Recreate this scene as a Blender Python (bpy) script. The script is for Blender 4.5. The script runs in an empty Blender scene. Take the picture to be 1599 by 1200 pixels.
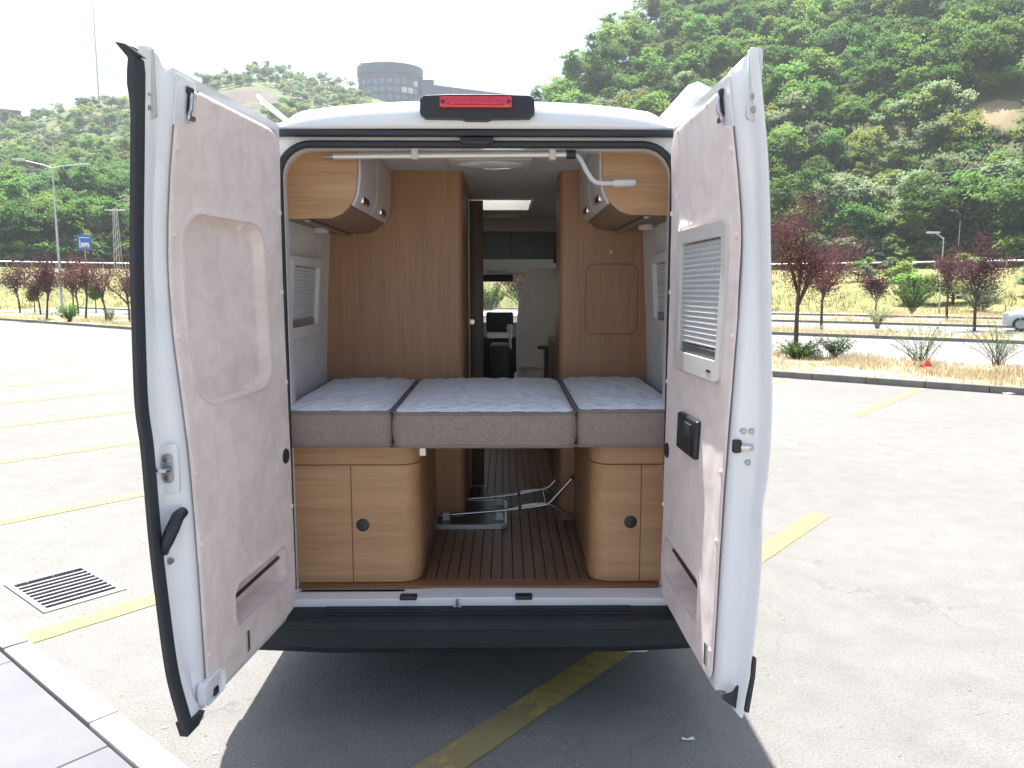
import bpy, bmesh, math, random
from mathutils import Vector, Matrix, noise
from mathutils.geometry import tessellate_polygon
R = math.radians
PI = math.pi
random.seed(7)
scene = bpy.context.scene
C = scene.collection

# ------------------------------------------------------------------ camera, sky, sun, exposure
cam_d = bpy.data.cameras.new('camera'); cam = bpy.data.objects.new('camera', cam_d); C.objects.link(cam)
cam_d.sensor_width = 36.0; cam_d.lens = 27.0; cam_d.clip_start = 0.05; cam_d.clip_end = 4000
cam.location = (0.11, -3.10, 1.76)
cam.rotation_euler = (R(90 - 7.0), 0, R(-0.6))
scene.camera = cam

SUN_EL, SUN_AZ = R(69), R(-9)          # azimuth measured from +Y, negative = to the left
world = bpy.data.worlds.new('World'); scene.world = world; world.use_nodes = True
wn = world.node_tree
bg = wn.nodes['Background']
sky = wn.nodes.new('ShaderNodeTexSky'); sky.sky_type = 'NISHITA'; sky.sun_disc = False
sky.sun_elevation = SUN_EL; sky.sun_rotation = SUN_AZ
sky.air_density = 1.0; sky.dust_density = 2.6; sky.ozone_density = 1.0; sky.altitude = 20
wn.links.new(sky.outputs['Color'], bg.inputs['Color']); bg.inputs['Strength'].default_value = 0.095
sd = bpy.data.lights.new('sun', 'SUN'); sd.energy = 5.0; sd.angle = R(0.53); sd.color = (1.0, 0.97, 0.92)
sun = bpy.data.objects.new('sun', sd); C.objects.link(sun)
sdir = Vector((math.sin(SUN_AZ) * math.cos(SUN_EL), math.cos(SUN_AZ) * math.cos(SUN_EL), math.sin(SUN_EL)))
sun.rotation_euler = sdir.to_track_quat('Z', 'Y').to_euler(); sun.location = (0, 0, 30)
vs = scene.view_settings
vs.view_transform = 'Standard'; vs.look = 'None'; vs.gamma = 1.0; vs.exposure = 1.55; vs.use_curve_mapping = False
scene.cycles.max_bounces = 10; scene.cycles.diffuse_bounces = 6; scene.cycles.transparent_max_bounces = 12
scene.cycles.volume_bounces = 0
scene.cycles.use_denoising = True

# ------------------------------------------------------------------ materials
MATS = {}
def lin(c):
    return tuple(((v/255)/12.92 if v/255 <= .04045 else ((v/255+.055)/1.055)**2.4) for v in c)
class NT:
    def __init__(s, name):
        s.m = bpy.data.materials.new(name); s.m.use_nodes = True; s.t = s.m.node_tree
        s.b = s.t.nodes['Principled BSDF']; s.out = s.t.nodes['Material Output']; MATS[name] = s.m
    def n(s, typ, **kw):
        nd = s.t.nodes.new(typ)
        for k, v in kw.items(): setattr(nd, k, v)
        return nd
    def l(s, a, b): s.t.links.new(a, b)
    def coord(s, scale=(1, 1, 1), kind='Object', rot=(0, 0, 0)):
        tc = s.n('ShaderNodeTexCoord'); mp = s.n('ShaderNodeMapping')
        mp.inputs['Scale'].default_value = scale; mp.inputs['Rotation'].default_value = rot
        s.l(tc.outputs[kind], mp.inputs['Vector']); return mp.outputs['Vector']
    def world(s, scale=(1, 1, 1)):
        g = s.n('ShaderNodeNewGeometry'); mp = s.n('ShaderNodeMapping'); mp.inputs['Scale'].default_value = scale
        s.l(g.outputs['Position'], mp.inputs['Vector']); return mp.outputs['Vector']
    def noise(s, vec, scale, detail=4, rough=.55, dist=0):
        nz = s.n('ShaderNodeTexNoise'); nz.inputs['Scale'].default_value = scale
        nz.inputs['Detail'].default_value = detail; nz.inputs['Roughness'].default_value = rough
        nz.inputs['Distortion'].default_value = dist
        if vec is not None: s.l(vec, nz.inputs['Vector'])
        return nz.outputs['Fac']
    def ramp(s, fac, stops):
        rp = s.n('ShaderNodeValToRGB'); e = rp.color_ramp.elements
        while len(e) < len(stops): e.new(.5)
        for el, (p, c) in zip(e, stops): el.position = p; el.color = (*c[:3], 1)
        s.l(fac, rp.inputs['Fac']); return rp.outputs['Color']
    def mix(s, fac, a, b, mode='MIX'):
        mx = s.n('ShaderNodeMix', data_type='RGBA', blend_type=mode)
        if isinstance(fac, (int, float)): mx.inputs[0].default_value = fac
        else: s.l(fac, mx.inputs[0])
        for i, v in ((6, a), (7, b)):
            if isinstance(v, tuple): mx.inputs[i].default_value = (*v[:3], 1)
            else: s.l(v, mx.inputs[i])
        return mx.outputs[2]
    def bump(s, h, strength=.2, dist=.01, prev=None):
        bp = s.n('ShaderNodeBump'); bp.inputs['Strength'].default_value = strength; bp.inputs['Distance'].default_value = dist
        s.l(h, bp.inputs['Height'])
        if prev is not None: s.l(prev, bp.inputs['Normal'])
        s.l(bp.outputs['Normal'], s.b.inputs['Normal']); return bp.outputs['Normal']
    def base(s, c):
        if isinstance(c, tuple): s.b.inputs['Base Color'].default_value = (*c[:3], 1)
        else: s.l(c, s.b.inputs['Base Color'])
    def set(s, **k):
        for a, v in k.items(): s.b.inputs[a].default_value = v
        return s

def plain(name, c, rough=.5, metal=0., var=.12, vscale=6., bump=0., bscale=60., coat=0.):
    t = NT(name); v = t.coord()
    f = t.noise(v, vscale, 5)
    t.base(t.ramp(f, [(.25, tuple(x*(1-var) for x in c)), (.75, tuple(min(1, x*(1+var)) for x in c))]))
    t.set(Roughness=rough, Metallic=metal)
    if coat: t.b.inputs['Coat Weight'].default_value = coat; t.b.inputs['Coat Roughness'].default_value = .08
    if bump: t.bump(t.noise(v, bscale, 4), bump, .004)
    return t.m

def wood(name, dark, light, axis, rough=.42, scale=1.0, coat=.0):
    """laminate with the grain running along axis"""
    t = NT(name)
    sc = {'x': (1.2, 14, 14), 'y': (14, 1.2, 14), 'z': (14, 14, 1.2)}[axis]
    info = t.n('ShaderNodeObjectInfo')
    tc = t.n('ShaderNodeTexCoord'); ad = t.n('ShaderNodeVectorMath', operation='ADD')
    cb = t.n('ShaderNodeCombineXYZ')
    ml = t.n('ShaderNodeMath', operation='MULTIPLY'); ml.inputs[1].default_value = 0.0 if axis != 'y' else 31.0
    t.l(info.outputs['Random'], ml.inputs[0]); 
    for k in ('X', 'Y', 'Z'): t.l(ml.outputs[0], cb.inputs[k])
    t.l(tc.outputs['Object'], ad.inputs[0]); t.l(cb.outputs[0], ad.inputs[1])
    mp = t.n('ShaderNodeMapping'); mp.inputs['Scale'].default_value = tuple(q*scale for q in sc); t.l(ad.outputs[0], mp.inputs['Vector'])
    v = mp.outputs['Vector']
    f1 = t.noise(v, 1.3, 6, .6, .25)
    mp2 = t.n('ShaderNodeMapping'); mp2.inputs['Scale'].default_value = tuple(q*scale*6 if q > 2 else q*2 for q in sc); t.l(ad.outputs[0], mp2.inputs['Vector'])
    f2 = t.noise(mp2.outputs['Vector'], 1.6, 3, .6)
    mid = tuple((a+b)/2 for a, b in zip(dark, light))
    c1 = t.ramp(f1, [(.28, dark), (.5, mid), (.72, light)])
    c2 = t.ramp(f2, [(.3, tuple(x*.66 for x in mid)), (.6, tuple(min(1, x*1.1) for x in mid))])
    t.base(t.mix(.45, c1, c2))
    t.set(Roughness=rough); t.bump(f2, .06, .002)
    if coat: t.b.inputs['Coat Weight'].default_value = coat
    return t.m

white = plain('white_paint', (.78, .79, .80), .22, var=.03, vscale=3, coat=.5)
seal = plain('black_rubber', (.022, .026, .032), .55, var=.2, bump=.1)
blackp = plain('black_plastic', (.018, .020, .024), .42, var=.15, bump=.15, bscale=220)
bumperm = plain('bumper_plastic', (.011, .0145, .0185), .68, var=.55, vscale=4, bump=.3, bscale=260)
chrome = plain('chrome_metal', (.62, .62, .63), .18, 1., var=.06)
steel = plain('dull_steel', (.42, .43, .45), .38, .9, var=.12)
alu = plain('silver_rod', (.72, .71, .69), .32, .55, var=.05)
lamwhite = plain('pale_laminate', (.60, .57, .55), .38, var=.06, vscale=2)
creamp = plain('cream_plastic', (.62, .60, .57), .45, var=.04)
wood_h = wood('oak_laminate_horizontal', (.34, .175, .078), (.54, .325, .168), 'x')
wood_v = wood('oak_laminate_vertical', (.30, .148, .078), (.45, .248, .138), 'z')
wood_d = wood('walnut_door', (.085, .05, .035), (.14, .085, .055), 'z')
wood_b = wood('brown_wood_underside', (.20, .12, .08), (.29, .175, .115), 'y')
deck = wood('teak_strip', (.17, .088, .048), (.29, .16, .088), 'y', .42)
ledge = wood('teak_edge', (.20, .085, .038), (.30, .135, .066), 'x', .4)
caulk = plain('black_caulk', (.012, .011, .010), .7)

def suede(name, a, b):
    t = NT(name); v = t.coord()
    f = t.noise(v, 3.2, 5, .55, .6); g = t.noise(v, 11, 4, .6, .8)
    c = t.ramp(f, [(.33, a), (.62, b)])
    c2 = t.ramp(g, [(.35, tuple(x*.93 for x in a)), (.6, tuple(min(1, x*1.05) for x in b))])
    t.base(t.mix(.45, c, c2)); t.set(Roughness=.9)
    t.b.inputs['Sheen Weight'].default_value = .35; t.b.inputs['Sheen Roughness'].default_value = .5
    n1 = t.bump(t.noise(v, 240, 3), .18, .002); t.bump(t.noise(v, 9, 3), .10, .02, n1)
    return t.m
suede_pink = suede('pink_grey_suede', (.68, .555, .51), (.80, .69, .645))
suede_grey = suede('pale_grey_fabric', (.50, .485, .48), (.60, .585, .575))
headliner = suede('headliner_fabric', (.34, .315, .30), (.44, .41, .39))
cabcream = plain('cab_headliner', (.55, .50, .45), .8, var=.05, bump=.1)
seatm = plain('cream_seat_cover', (.62, .575, .52), .8, var=.07, vscale=9, bump=.3, bscale=30)
bluegrey = plain('bluegrey_panel', (.16, .19, .215), .5, var=.06)

# mattress ticking
t = NT('quilted_ticking'); v = t.coord()
f = t.noise(v, 38, 5, .6, 1.5)
t.base(t.ramp(f, [(.3, (.70, .72, .75)), (.7, (.83, .85, .87))])); t.set(Roughness=.62)
n1 = t.bump(t.noise(t.coord((30, 130, 60)), 2, 3, .5, .8), .45, .006); t.bump(f, .2, .004, n1)
tick = t.m
t = NT('melange_border'); 
f = t.noise(t.coord((40, 40, 420)), 1, 4, .6); g = t.noise(t.coord((260, 260, 22)), 1, 3, .6)
c = t.ramp(f, [(.3, (.18, .137, .113)), (.7, (.36, .295, .255))]); c2 = t.ramp(g, [(.3, (.18, .137, .113)), (.7, (.35, .29, .25))])
t.base(t.mix(.45, c, c2)); t.set(Roughness=.85); t.bump(f, .25, .003); border = t.m
piping = plain('grey_piping', (.20, .17, .165), .7)

# glass and lamps
def glass(name, tint, gl=.12, rough=.02, opac=.0):
    t = NT(name); t.t.nodes.remove(t.b)
    tr = t.n('ShaderNodeBsdfTransparent'); tr.inputs['Color'].default_value = (*tint, 1)
    g = t.n('ShaderNodeBsdfGlossy'); g.inputs['Roughness'].default_value = rough; g.inputs['Color'].default_value = (.9, .9, .9, 1)
    fr = t.n('ShaderNodeFresnel'); fr.inputs['IOR'].default_value = 1.5
    mx = t.n('ShaderNodeMixShader'); t.l(fr.outputs[0], mx.inputs[0]); t.l(tr.outputs[0], mx.inputs[1]); t.l(g.outputs[0], mx.inputs[2])
    t.l(mx.outputs[0], t.out.inputs['Surface']); return t.m
glass_clear = glass('clear_glass', (.86, .90, .88)); glass_dark = glass('smoked_glass', (.08, .08, .085))
t = NT('red_lens'); t.base(t.ramp(t.noise(t.coord((60, 1, 200)), 1, 2), [(.3, (.42, .012, .03)), (.7, (.72, .035, .07))])); t.set(Roughness=.12); t.b.inputs['Coat Weight'].default_value = .6; redlens = t.m
t = NT('amber_lens'); t.base((.75, .22, .02)); t.set(Roughness=.15); amber = t.m
lampglass = plain('lamp_diffuser', (.74, .75, .75), .12, var=.12, vscale=25, coat=.4)

# ground
def asphalt(name, lo, hi, spk=.85):
    t = NT(name); v = t.world()
    big = t.noise(v, .35, 6, .6, .3); mid = t.noise(v, 4.5, 5, .6); fine = t.noise(v, 95, 3, .7)
    c = t.ramp(big, [(.3, lo), (.7, hi)])
    c = t.mix(.35, c, t.ramp(mid, [(.3, tuple(x*.85 for x in lo)), (.7, tuple(x*1.1 for x in hi))]))
    c = t.mix(spk, c, t.ramp(fine, [(.30, (.42, .42, .42)), (.44, (.95, .95, .95)), (.55, (1, 1, 1)), (.70, (1.3, 1.3, 1.3))]), 'MULTIPLY')
    vo = t.n('ShaderNodeTexVoronoi'); vo.inputs['Scale'].default_value = 60; t.l(v, vo.inputs['Vector'])
    ms = t.n('ShaderNodeTexNoise'); ms.inputs['Scale'].default_value = 2.2; ms.inputs['Detail'].default_value = 6; t.l(v, ms.inputs['Vector'])
    pit = t.ramp(vo.outputs['Distance'], [(.05, (0, 0, 0)), (.28, (1, 1, 1))])
    c = t.mix(.22, c, pit, 'MULTIPLY')
    # hairline cracks that wander
    vc = t.n('ShaderNodeTexVoronoi', feature='DISTANCE_TO_EDGE'); vc.inputs['Scale'].default_value = .42
    wp = t.n('ShaderNodeVectorMath', operation='ADD'); wn_ = t.n('ShaderNodeTexNoise'); wn_.inputs['Scale'].default_value = 1.4; wn_.inputs['Detail'].default_value = 5
    t.l(v, wn_.inputs['Vector']); t.l(v, wp.inputs[0]); t.l(wn_.outputs['Color'], wp.inputs[1]); t.l(wp.outputs[0], vc.inputs['Vector'])
    cr = t.ramp(vc.outputs['Distance'], [(.0, (.72, .72, .72)), (.004, (1, 1, 1))])
    c = t.mix(t.ramp(ms.outputs['Fac'], [(.45, (0, 0, 0)), (.6, (.8, .8, .8))]), c, t.mix(1.0, c, cr, 'MULTIPLY'))
    st = t.noise(v, .8, 7, .7, 1.2)
    c = t.mix(t.ramp(st, [(.60, (0, 0, 0)), (.74, (.55, .55, .55))]), c, t.mix(1.0, c, (.78, .77, .75), 'MULTIPLY'))
    gr_ = t.noise(v, 330, 2, .7)
    c = t.mix(.75, c, t.ramp(gr_, [(.35, (.62, .62, .62)), (.52, (1, 1, 1)), (.68, (1.35, 1.35, 1.35))]), 'MULTIPLY')
    t.base(c); t.set(Roughness=.88)
    n1 = t.bump(fine, .55, .006); t.bump(vo.outputs['Distance'], .35, .006, n1)
    return t.m
asph = asphalt('weathered_asphalt', (.172, .167, .157), (.214, .208, .195))
road_m = asphalt('pale_road_asphalt', (.20, .196, .188), (.24, .232, .22))
t = NT('yellow_line_paint'); v = t.world()
wear = t.noise(v, 14, 8, .75, .3); w2 = t.noise(v, 1.1, 3)
ad = t.n('ShaderNodeMath', operation='ADD'); t.l(wear, ad.inputs[0]); t.l(w2, ad.inputs[1])
t.base(t.mix(t.ramp(ad.outputs[0], [(.60, (1, 1, 1)), (.80, (.55, .55, .55)), (1.02, (.1, .1, .1)), (1.16, (.7, .7, .7))]), (.50, .37, .095), (.18, .16, .11)))
t.set(Roughness=.75); t.bump(t.noise(v, 95, 3, .7), .5, .006); yline = t.m
t = NT('concrete_kerb'); v = t.world(); f = t.noise(v, 5, 7, .65)
t.base(t.ramp(f, [(.3, (.30, .28, .25)), (.7, (.40, .38, .34))])); t.set(Roughness=.85); t.bump(t.noise(v, 60, 4), .3, .006); kerb_m = t.m
t = NT('far_kerb_stone'); v = t.world(); f = t.noise(v, 3, 7, .65)
t.base(t.ramp(f, [(.3, (.13, .12, .105)), (.7, (.24, .22, .19))])); t.set(Roughness=.9); farkerb_m = t.m
t = NT('paving_concrete'); v = t.world(); f = t.noise(v, 2.2, 7, .6); 
t.base(t.ramp(f, [(.3, (.135, .138, .149)), (.7, (.178, .18, .19))])); t.set(Roughness=.8); t.bump(t.noise(v, 80, 4), .25, .004); pave_m = t.m
t = NT('dry_soil'); v = t.world(); f = t.noise(v, 1.3, 7, .65)
t.base(t.ramp(f, [(.3, (.30, .24, .15)), (.5, (.40, .34, .21)), (.75, (.29, .27, .13))])); t.set(Roughness=.95); t.bump(t.noise(v, 12, 5), .5, .03); soil_m = t.m
t = NT('hillside_ground'); v = t.world(); f = t.noise(v, .035, 8, .62, .4); g = t.noise(v, .45, 6, .65)
c = t.ramp(f, [(.32, (.062, .095, .028)), (.50, (.11, .14, .045)), (.64, (.165, .175, .07)), (.76, (.18, .15, .09))])
t.base(t.mix(.5, c, t.ramp(g, [(.3, (.04, .06, .02)), (.7, (.17, .175, .07))]))); t.set(Roughness=.95); t.bump(g, .8, .6); hill_m = t.m
t = NT('meadow_slope'); v = t.world(); f = t.noise(v, .09, 7, .6, .5); g = t.noise(v, 1.4, 6, .7)
c = t.ramp(f, [(.33, (.10, .14, .035)), (.47, (.19, .19, .06)), (.58, (.27, .235, .085)), (.7, (.31, .25, .115))])
t.base(t.mix(.45, c, t.ramp(g, [(.3, (.09, .115, .025)), (.7, (.29, .25, .10))]))); t.set(Roughness=.95); t.bump(g, .7, .15); meadow_m = t.m
earth_m = plain('bare_earth', (.105, .082, .066), .95, var=.3, vscale=.3, bump=.6, bscale=.6)
pale_earth = plain('pale_sandy_earth', (.27, .21, .12), .95, var=.25, vscale=.3, bump=.6, bscale=.6)

def leafmat(name, a, b, trans=.35, rand=.35):
    t = NT(name); info = t.n('ShaderNodeObjectInfo'); v = t.coord()
    f = t.noise(v, .9, 4, .6)
    c = t.ramp(f, [(.3, a), (.7, b)])
    hs = t.n('ShaderNodeHueSaturation')
    mr = t.n('ShaderNodeMapRange'); mr.inputs[3].default_value = 1-rand; mr.inputs[4].default_value = 1+rand; t.l(info.outputs['Random'], mr.inputs[0])
    m2 = t.n('ShaderNodeMath', operation='MULTIPLY'); m2.inputs[1].default_value = 7.31; fr = t.n('ShaderNodeMath', operation='FRACT')
    t.l(info.outputs['Random'], m2.inputs[0]); t.l(m2.outputs[0], fr.inputs[0])
    mh = t.n('ShaderNodeMapRange'); mh.inputs[3].default_value = .475; mh.inputs[4].default_value = .525; t.l(fr.outputs[0], mh.inputs[0])
    t.l(mr.outputs[0], hs.inputs['Value']); t.l(mh.outputs[0], hs.inputs['Hue']); t.l(c, hs.inputs['Color'])
    t.base(hs.outputs[0]); t.set(Roughness=.6); t.b.inputs['Specular IOR Level'].default_value = .12
    tl = t.n('ShaderNodeBsdfTranslucent'); t.l(hs.outputs[0], tl.inputs['Color'])
    mx = t.n('ShaderNodeMixShader'); mx.inputs[0].default_value = trans
    t.l(t.b.outputs[0], mx.inputs[1]); t.l(tl.outputs[0], mx.inputs[2]); t.l(mx.outputs[0], t.out.inputs['Surface'])
    return t.m
leaf_g = leafmat('green_leaves', (.115, .215, .045), (.22, .36, .085), .5)
leaf_d = leafmat('dark_green_leaves', (.075, .15, .042), (.14, .25, .065), .5)
leaf_p = leafmat('silvery_leaves', (.19, .26, .13), (.30, .37, .205), .5)
leaf_y = leafmat('yellow_green_leaves', (.19, .26, .055), (.30, .36, .10), .5)
leaf_pl = leafmat('purple_plum_leaves', (.075, .026, .030), (.155, .06, .055), .35, .25)
straw = leafmat('dry_straw', (.48, .41, .24), (.62, .55, .36), .3, .1)
bark = plain('bark', (.075, .058, .045), .9, var=.3, vscale=14, bump=.6, bscale=30)

# ------------------------------------------------------------------ mesh helpers
class MB:
    def __init__(s): s.v = []; s.f = []
    def add(s, vs, fs):
        o = len(s.v); s.v += [tuple(p) for p in vs]; s.f += [tuple(i+o for i in f) for f in fs]; return s
    def box(s, x0, x1, y0, y1, z0, z1, fn=None):
        p = [(x, y, z) for z in (z0, z1) for y in (y0, y1) for x in (x0, x1)]
        if fn: p = [fn(*q) for q in p]
        return s.add(p, [(0, 2, 3, 1), (4, 5, 7, 6), (0, 1, 5, 4), (2, 6, 7, 3), (0, 4, 6, 2), (1, 3, 7, 5)])
    def rbox(s, x0, x1, y0, y1, z0, z1, r=.01, seg=2, fn=None):
        bm = bmesh.new(); bmesh.ops.create_cube(bm, size=1)
        for w in bm.verts: w.co = Vector(((x0+x1)/2+w.co.x*(x1-x0), (y0+y1)/2+w.co.y*(y1-y0), (z0+z1)/2+w.co.z*(z1-z0)))
        bmesh.ops.bevel(bm, geom=bm.edges[:], offset=r, segments=seg, profile=.5, affect='EDGES')
        bm.verts.index_update()
        p = [w.co[:] for w in bm.verts]
        if fn: p = [fn(*q) for q in p]
        s.add(p, [[w.index for w in f.verts] for f in bm.faces]); bm.free(); return s
    def tube(s, pts, r, seg=8, fn=None):
        pts = [Vector(p) for p in pts]; n = len(pts)
        rs = r if isinstance(r, (list, tuple)) else [r]*n
        rings = []; up = Vector((0, 0, 1)); prev = None
        for i in range(n):
            d = (pts[min(i+1, n-1)]-pts[max(i-1, 0)]).normalized()
            a = prev if prev is not None else (up if abs(d.z) < .9 else Vector((1, 0, 0)))
            a = (a-d*a.dot(d)).normalized(); prev = a; b = d.cross(a)
            rings.append([pts[i]+(a*math.cos(2*PI*k/seg)+b*math.sin(2*PI*k/seg))*rs[i] for k in range(seg)])
        vs = [p for rg in rings for p in rg]; fs = []
        for i in range(n-1):
            for k in range(seg):
                k2 = (k+1) % seg; fs.append((i*seg+k, i*seg+k2, (i+1)*seg+k2, (i+1)*seg+k))
        fs.append(tuple(range(seg))[::-1]); fs.append(tuple((n-1)*seg+k for k in range(seg)))
        if fn: vs = [fn(*q) for q in vs]
        return s.add(vs, fs)
    def plate(s, loops, fn, t0, t1):
        """2-D outline (first loop) with holes, extruded from t0 to t1; fn(a, b, t) -> xyz"""
        lp = [[Vector((a, b, 0)) for a, b in L] for L in loops]
        tris = tessellate_polygon(lp); flat = [q for L in loops for q in L]; n = len(flat)
        vs = [fn(a, b, t0) for a, b in flat]+[fn(a, b, t1) for a, b in flat]
        fs = [tuple(tr) for tr in tris]+[tuple(i+n for i in tr)[::-1] for tr in tris]
        o = 0
        for L in loops:
            m = len(L)
            for i in range(m): j = (i+1) % m; fs.append((o+i, o+j, o+j+n, o+i+n))
            o += m
        return s.add(vs, fs)
    def grid(s, fn, nu, nv, close_u=False):
        vs = [fn(i/nu, j/nv) for j in range(nv+1) for i in range(nu+1)]
        fs = [(j*(nu+1)+i, j*(nu+1)+i+1, (j+1)*(nu+1)+i+1, (j+1)*(nu+1)+i) for j in range(nv) for i in range(nu)]
        return s.add(vs, fs)
    def loft(s, rings, closed=True, caps=True):
        m = len(rings[0]); vs = [p for rg in rings for p in rg]; fs = []
        for i in range(len(rings)-1):
            for k in range(m if closed else m-1):
                k2 = (k+1) % m; fs.append((i*m+k, i*m+k2, (i+1)*m+k2, (i+1)*m+k))
        if caps: fs.append(tuple(range(m))[::-1]); fs.append(tuple((len(rings)-1)*m+k for k in range(m)))
        return s.add(vs, fs)
    def mesh(s, name, mat, smooth=35, fix=True):
        me = bpy.data.meshes.new(name); me.from_pydata(s.v, [], s.f)
        if fix and len(s.f) < 60000:
            bm = bmesh.new(); bm.from_mesh(me); bmesh.ops.recalc_face_normals(bm, faces=bm.faces); bm.to_mesh(me); bm.free()
        me.update()
        for m in (mat if isinstance(mat, list) else [mat]): me.materials.append(m)
        if smooth:
            me.polygons.foreach_set('use_smooth', [True]*len(me.polygons)); me.set_sharp_from_angle(angle=R(smooth))
        return me
    def build(s, name, mat, parent=None, smooth=35, bevel=0, fix=True):
        return link(name, s.mesh(name, mat, smooth, fix), parent, bevel)

def link(name, me, parent=None, bevel=0):
    o = bpy.data.objects.new(name, me); C.objects.link(o)
    if parent is not None: setpar(o, parent)
    if bevel:
        b = o.modifiers.new('bevel', 'BEVEL'); b.width = bevel; b.segments = 2; b.limit_method = 'ANGLE'; b.angle_limit = R(40)
    return o
def setpar(o, p):
    o.parent = p
    off = p.get('_o')
    if off is not None: o.matrix_parent_inverse = Matrix.Translation(-Vector(off))
def thing(name, label, cat, loc=(0, 0, 0), group=None, world_parts=False):
    o = bpy.data.objects.new(name, None); C.objects.link(o); o.location = loc; o.empty_display_size = .2
    if world_parts: o['_o'] = list(loc)
    return tag(o, label, cat, group)
def tag(o, label, cat=None, group=None):
    o['label'] = label
    if cat: o['category'] = cat
    if group: o['group'] = group
    return o
def kind(o, k): o['kind'] = k; return o
def ship(root, loc, rz=0, sc=1.0, label=None):
    """copy of a thing with its parts and their sub-parts"""
    r = root.copy(); C.objects.link(r); r.location = loc; r.rotation_euler = (0, 0, rz); r.scale = (sc,)*3
    if label: r['label'] = label
    for ch in root.children:
        c = ch.copy(); C.objects.link(c); c.parent = r
        for g in ch.children:
            d = g.copy(); C.objects.link(d); d.parent = c
    return r
def rrect(x0, x1, y0, y1, r, n=6):
    out = []
    for cx, cy, a0 in ((x1-r, y1-r, 0), (x0+r, y1-r, 90), (x0+r, y0+r, 180), (x1-r, y0+r, 270)):
        for k in range(n+1): a = R(a0+90*k/n); out.append((cx+r*math.cos(a), cy+r*math.sin(a)))
    return out
def interp(tab, x):
    if x <= tab[0][0]: return tab[0][1]
    for (a, va), (b, vb) in zip(tab, tab[1:]):
        if x <= b:
            f = (x-a)/(b-a); return va+(vb-va)*f
    return tab[-1][1]
def sinterp(tab, x):
    """smooth (Catmull-Rom) interpolation of a table"""
    n = len(tab)
    if x <= tab[0][0]: return tab[0][1]
    if x >= tab[-1][0]: return tab[-1][1]
    for i in range(n-1):
        if x <= tab[i+1][0]:
            x0, y0 = tab[i]; x1, y1 = tab[i+1]; f = (x-x0)/(x1-x0)
            m0 = (y1-tab[i-1][1])/(x1-tab[i-1][0])*(x1-x0) if i else y1-y0
            m1 = (tab[i+2][1]-y0)/(tab[i+2][0]-x0)*(x1-x0) if i+2 < n else y1-y0
            return (2*f**3-3*f*f+1)*y0+(f**3-2*f*f+f)*m0+(-2*f**3+3*f*f)*y1+(f**3-f*f)*m1
def nz(x, y, z=0., s=1.): return noise.noise(Vector((x*s, y*s, z*s)))

# car-park axes: U runs along the kerbs, V across the bays
UA, VA = Vector((.760, -.649, 0)), Vector((.649, .760, 0))
def uv(u, v, z=0.): return tuple(UA*u+VA*v+Vector((0, 0, z)))

# ================================================================== SETTING
# ------------------------------------------------------------------ terrain
RAIL = [(-90, 96), (-60, 104), (-33, 112), (-25, 110), (0, 100), (19, 92), (34, 88), (60, 90), (90, 95)]
def rail_r(a): return interp(RAIL, a)
def rail_z(a): return 1.6 + rail_r(a)*math.tan(R(1.5))
EL = [(-90, 8), (-60, 9), (-45, 9.6), (-33, 9.7), (-27, 11.9), (-21, 13.7), (-16.7, 14.7), (-12.8, 14.3), (-8, 13.5), (-5, 13.2), (-2, 13.0), (.6, 12.9), (5, 12), (20, 10), (90, 9)]
ER = [(-90, 0), (-14, 0), (-8, 4), (-4, 6.5), (-1, 8.8), (.6, 10.2), (2.9, 11.7), (5.2, 13.5), (9.6, 16.8), (15, 21), (20, 24), (27, 26.5), (34, 28), (60, 29), (90, 29)]
SR = .75; RL = 370.0
def hill_z(a, r):
    rr = rail_r(a); zr = rail_z(a); rb = rr+9
    if r <= rr-32: return 0.
    if r <= rr:
        f = (r-rr+32)/32; return zr*(f*f*(3-2*f)) if f < 1 else zr
    if r <= rb: return zr
    # left hill: long slope up to a ridge 370 m away
    zt = 1.76+RL*math.tan(R(sinterp(EL, a)))
    f = (r-rb)/(RL-rb)
    zl = zr+(zt-zr)*(f**1.12) if f < 1 else zt-(r-RL)*.10
    # right hill: steep wooded flank that starts right behind the road
    tr = math.tan(R(sinterp(ER, a)))
    rt = (SR*rb-zr+1.76)/(SR-tr)
    z2 = zr+(min(r, rt)-rb)*SR-max(0, r-rt)*.12 if tr > 0.01 else -5
    if rt <= rb: z2 = -5
    z = max(zl, z2)
    x, y = r*math.sin(R(a)), r*math.cos(R(a))
    amp = min(1, (r-rb)/25)
    return z+amp*(3.2*nz(x, y, 0, .022)+1.2*nz(x, y, 5, .07))
azs = [-88+i*1.6 for i in range(111)]
rs_m = [0, .12, .25, .4, .55, .7, .85, 1.0]
mb = MB()
def slope_pt(a, f):
    rr = rail_r(a); r = rr-33+f*33; z = hill_z(a, r)
    x, y = r*math.sin(R(a)), r*math.cos(R(a))
    return (x, y, z-.03+.35*nz(x, y, 2, .15)*math.sin(PI*f))
mb.grid(lambda i, j: slope_pt(-88+i*176, j), 110, 14)
kind(mb.build('embankment', meadow_m, smooth=60), 'structure')
rl = [0, .6, 3, 6, 9, 12, 16, 20, 25, 30, 36, 42, 50, 58, 67, 77, 88, 100, 113, 127, 142, 158, 175, 193, 212, 232, 253, 275, 300, 330, 370, 420, 480]
mb = MB()
def hp(i, j):
    a = -88+i*176; r = rail_r(a)+rl[int(round(j*(len(rl)-1)))]
    return (r*math.sin(R(a)), r*math.cos(R(a)), hill_z(a, r)-.02)
mb.grid(hp, 176, len(rl)-1)
kind(mb.build('hillside', hill_m, smooth=60), 'structure')
mb = MB()
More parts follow.
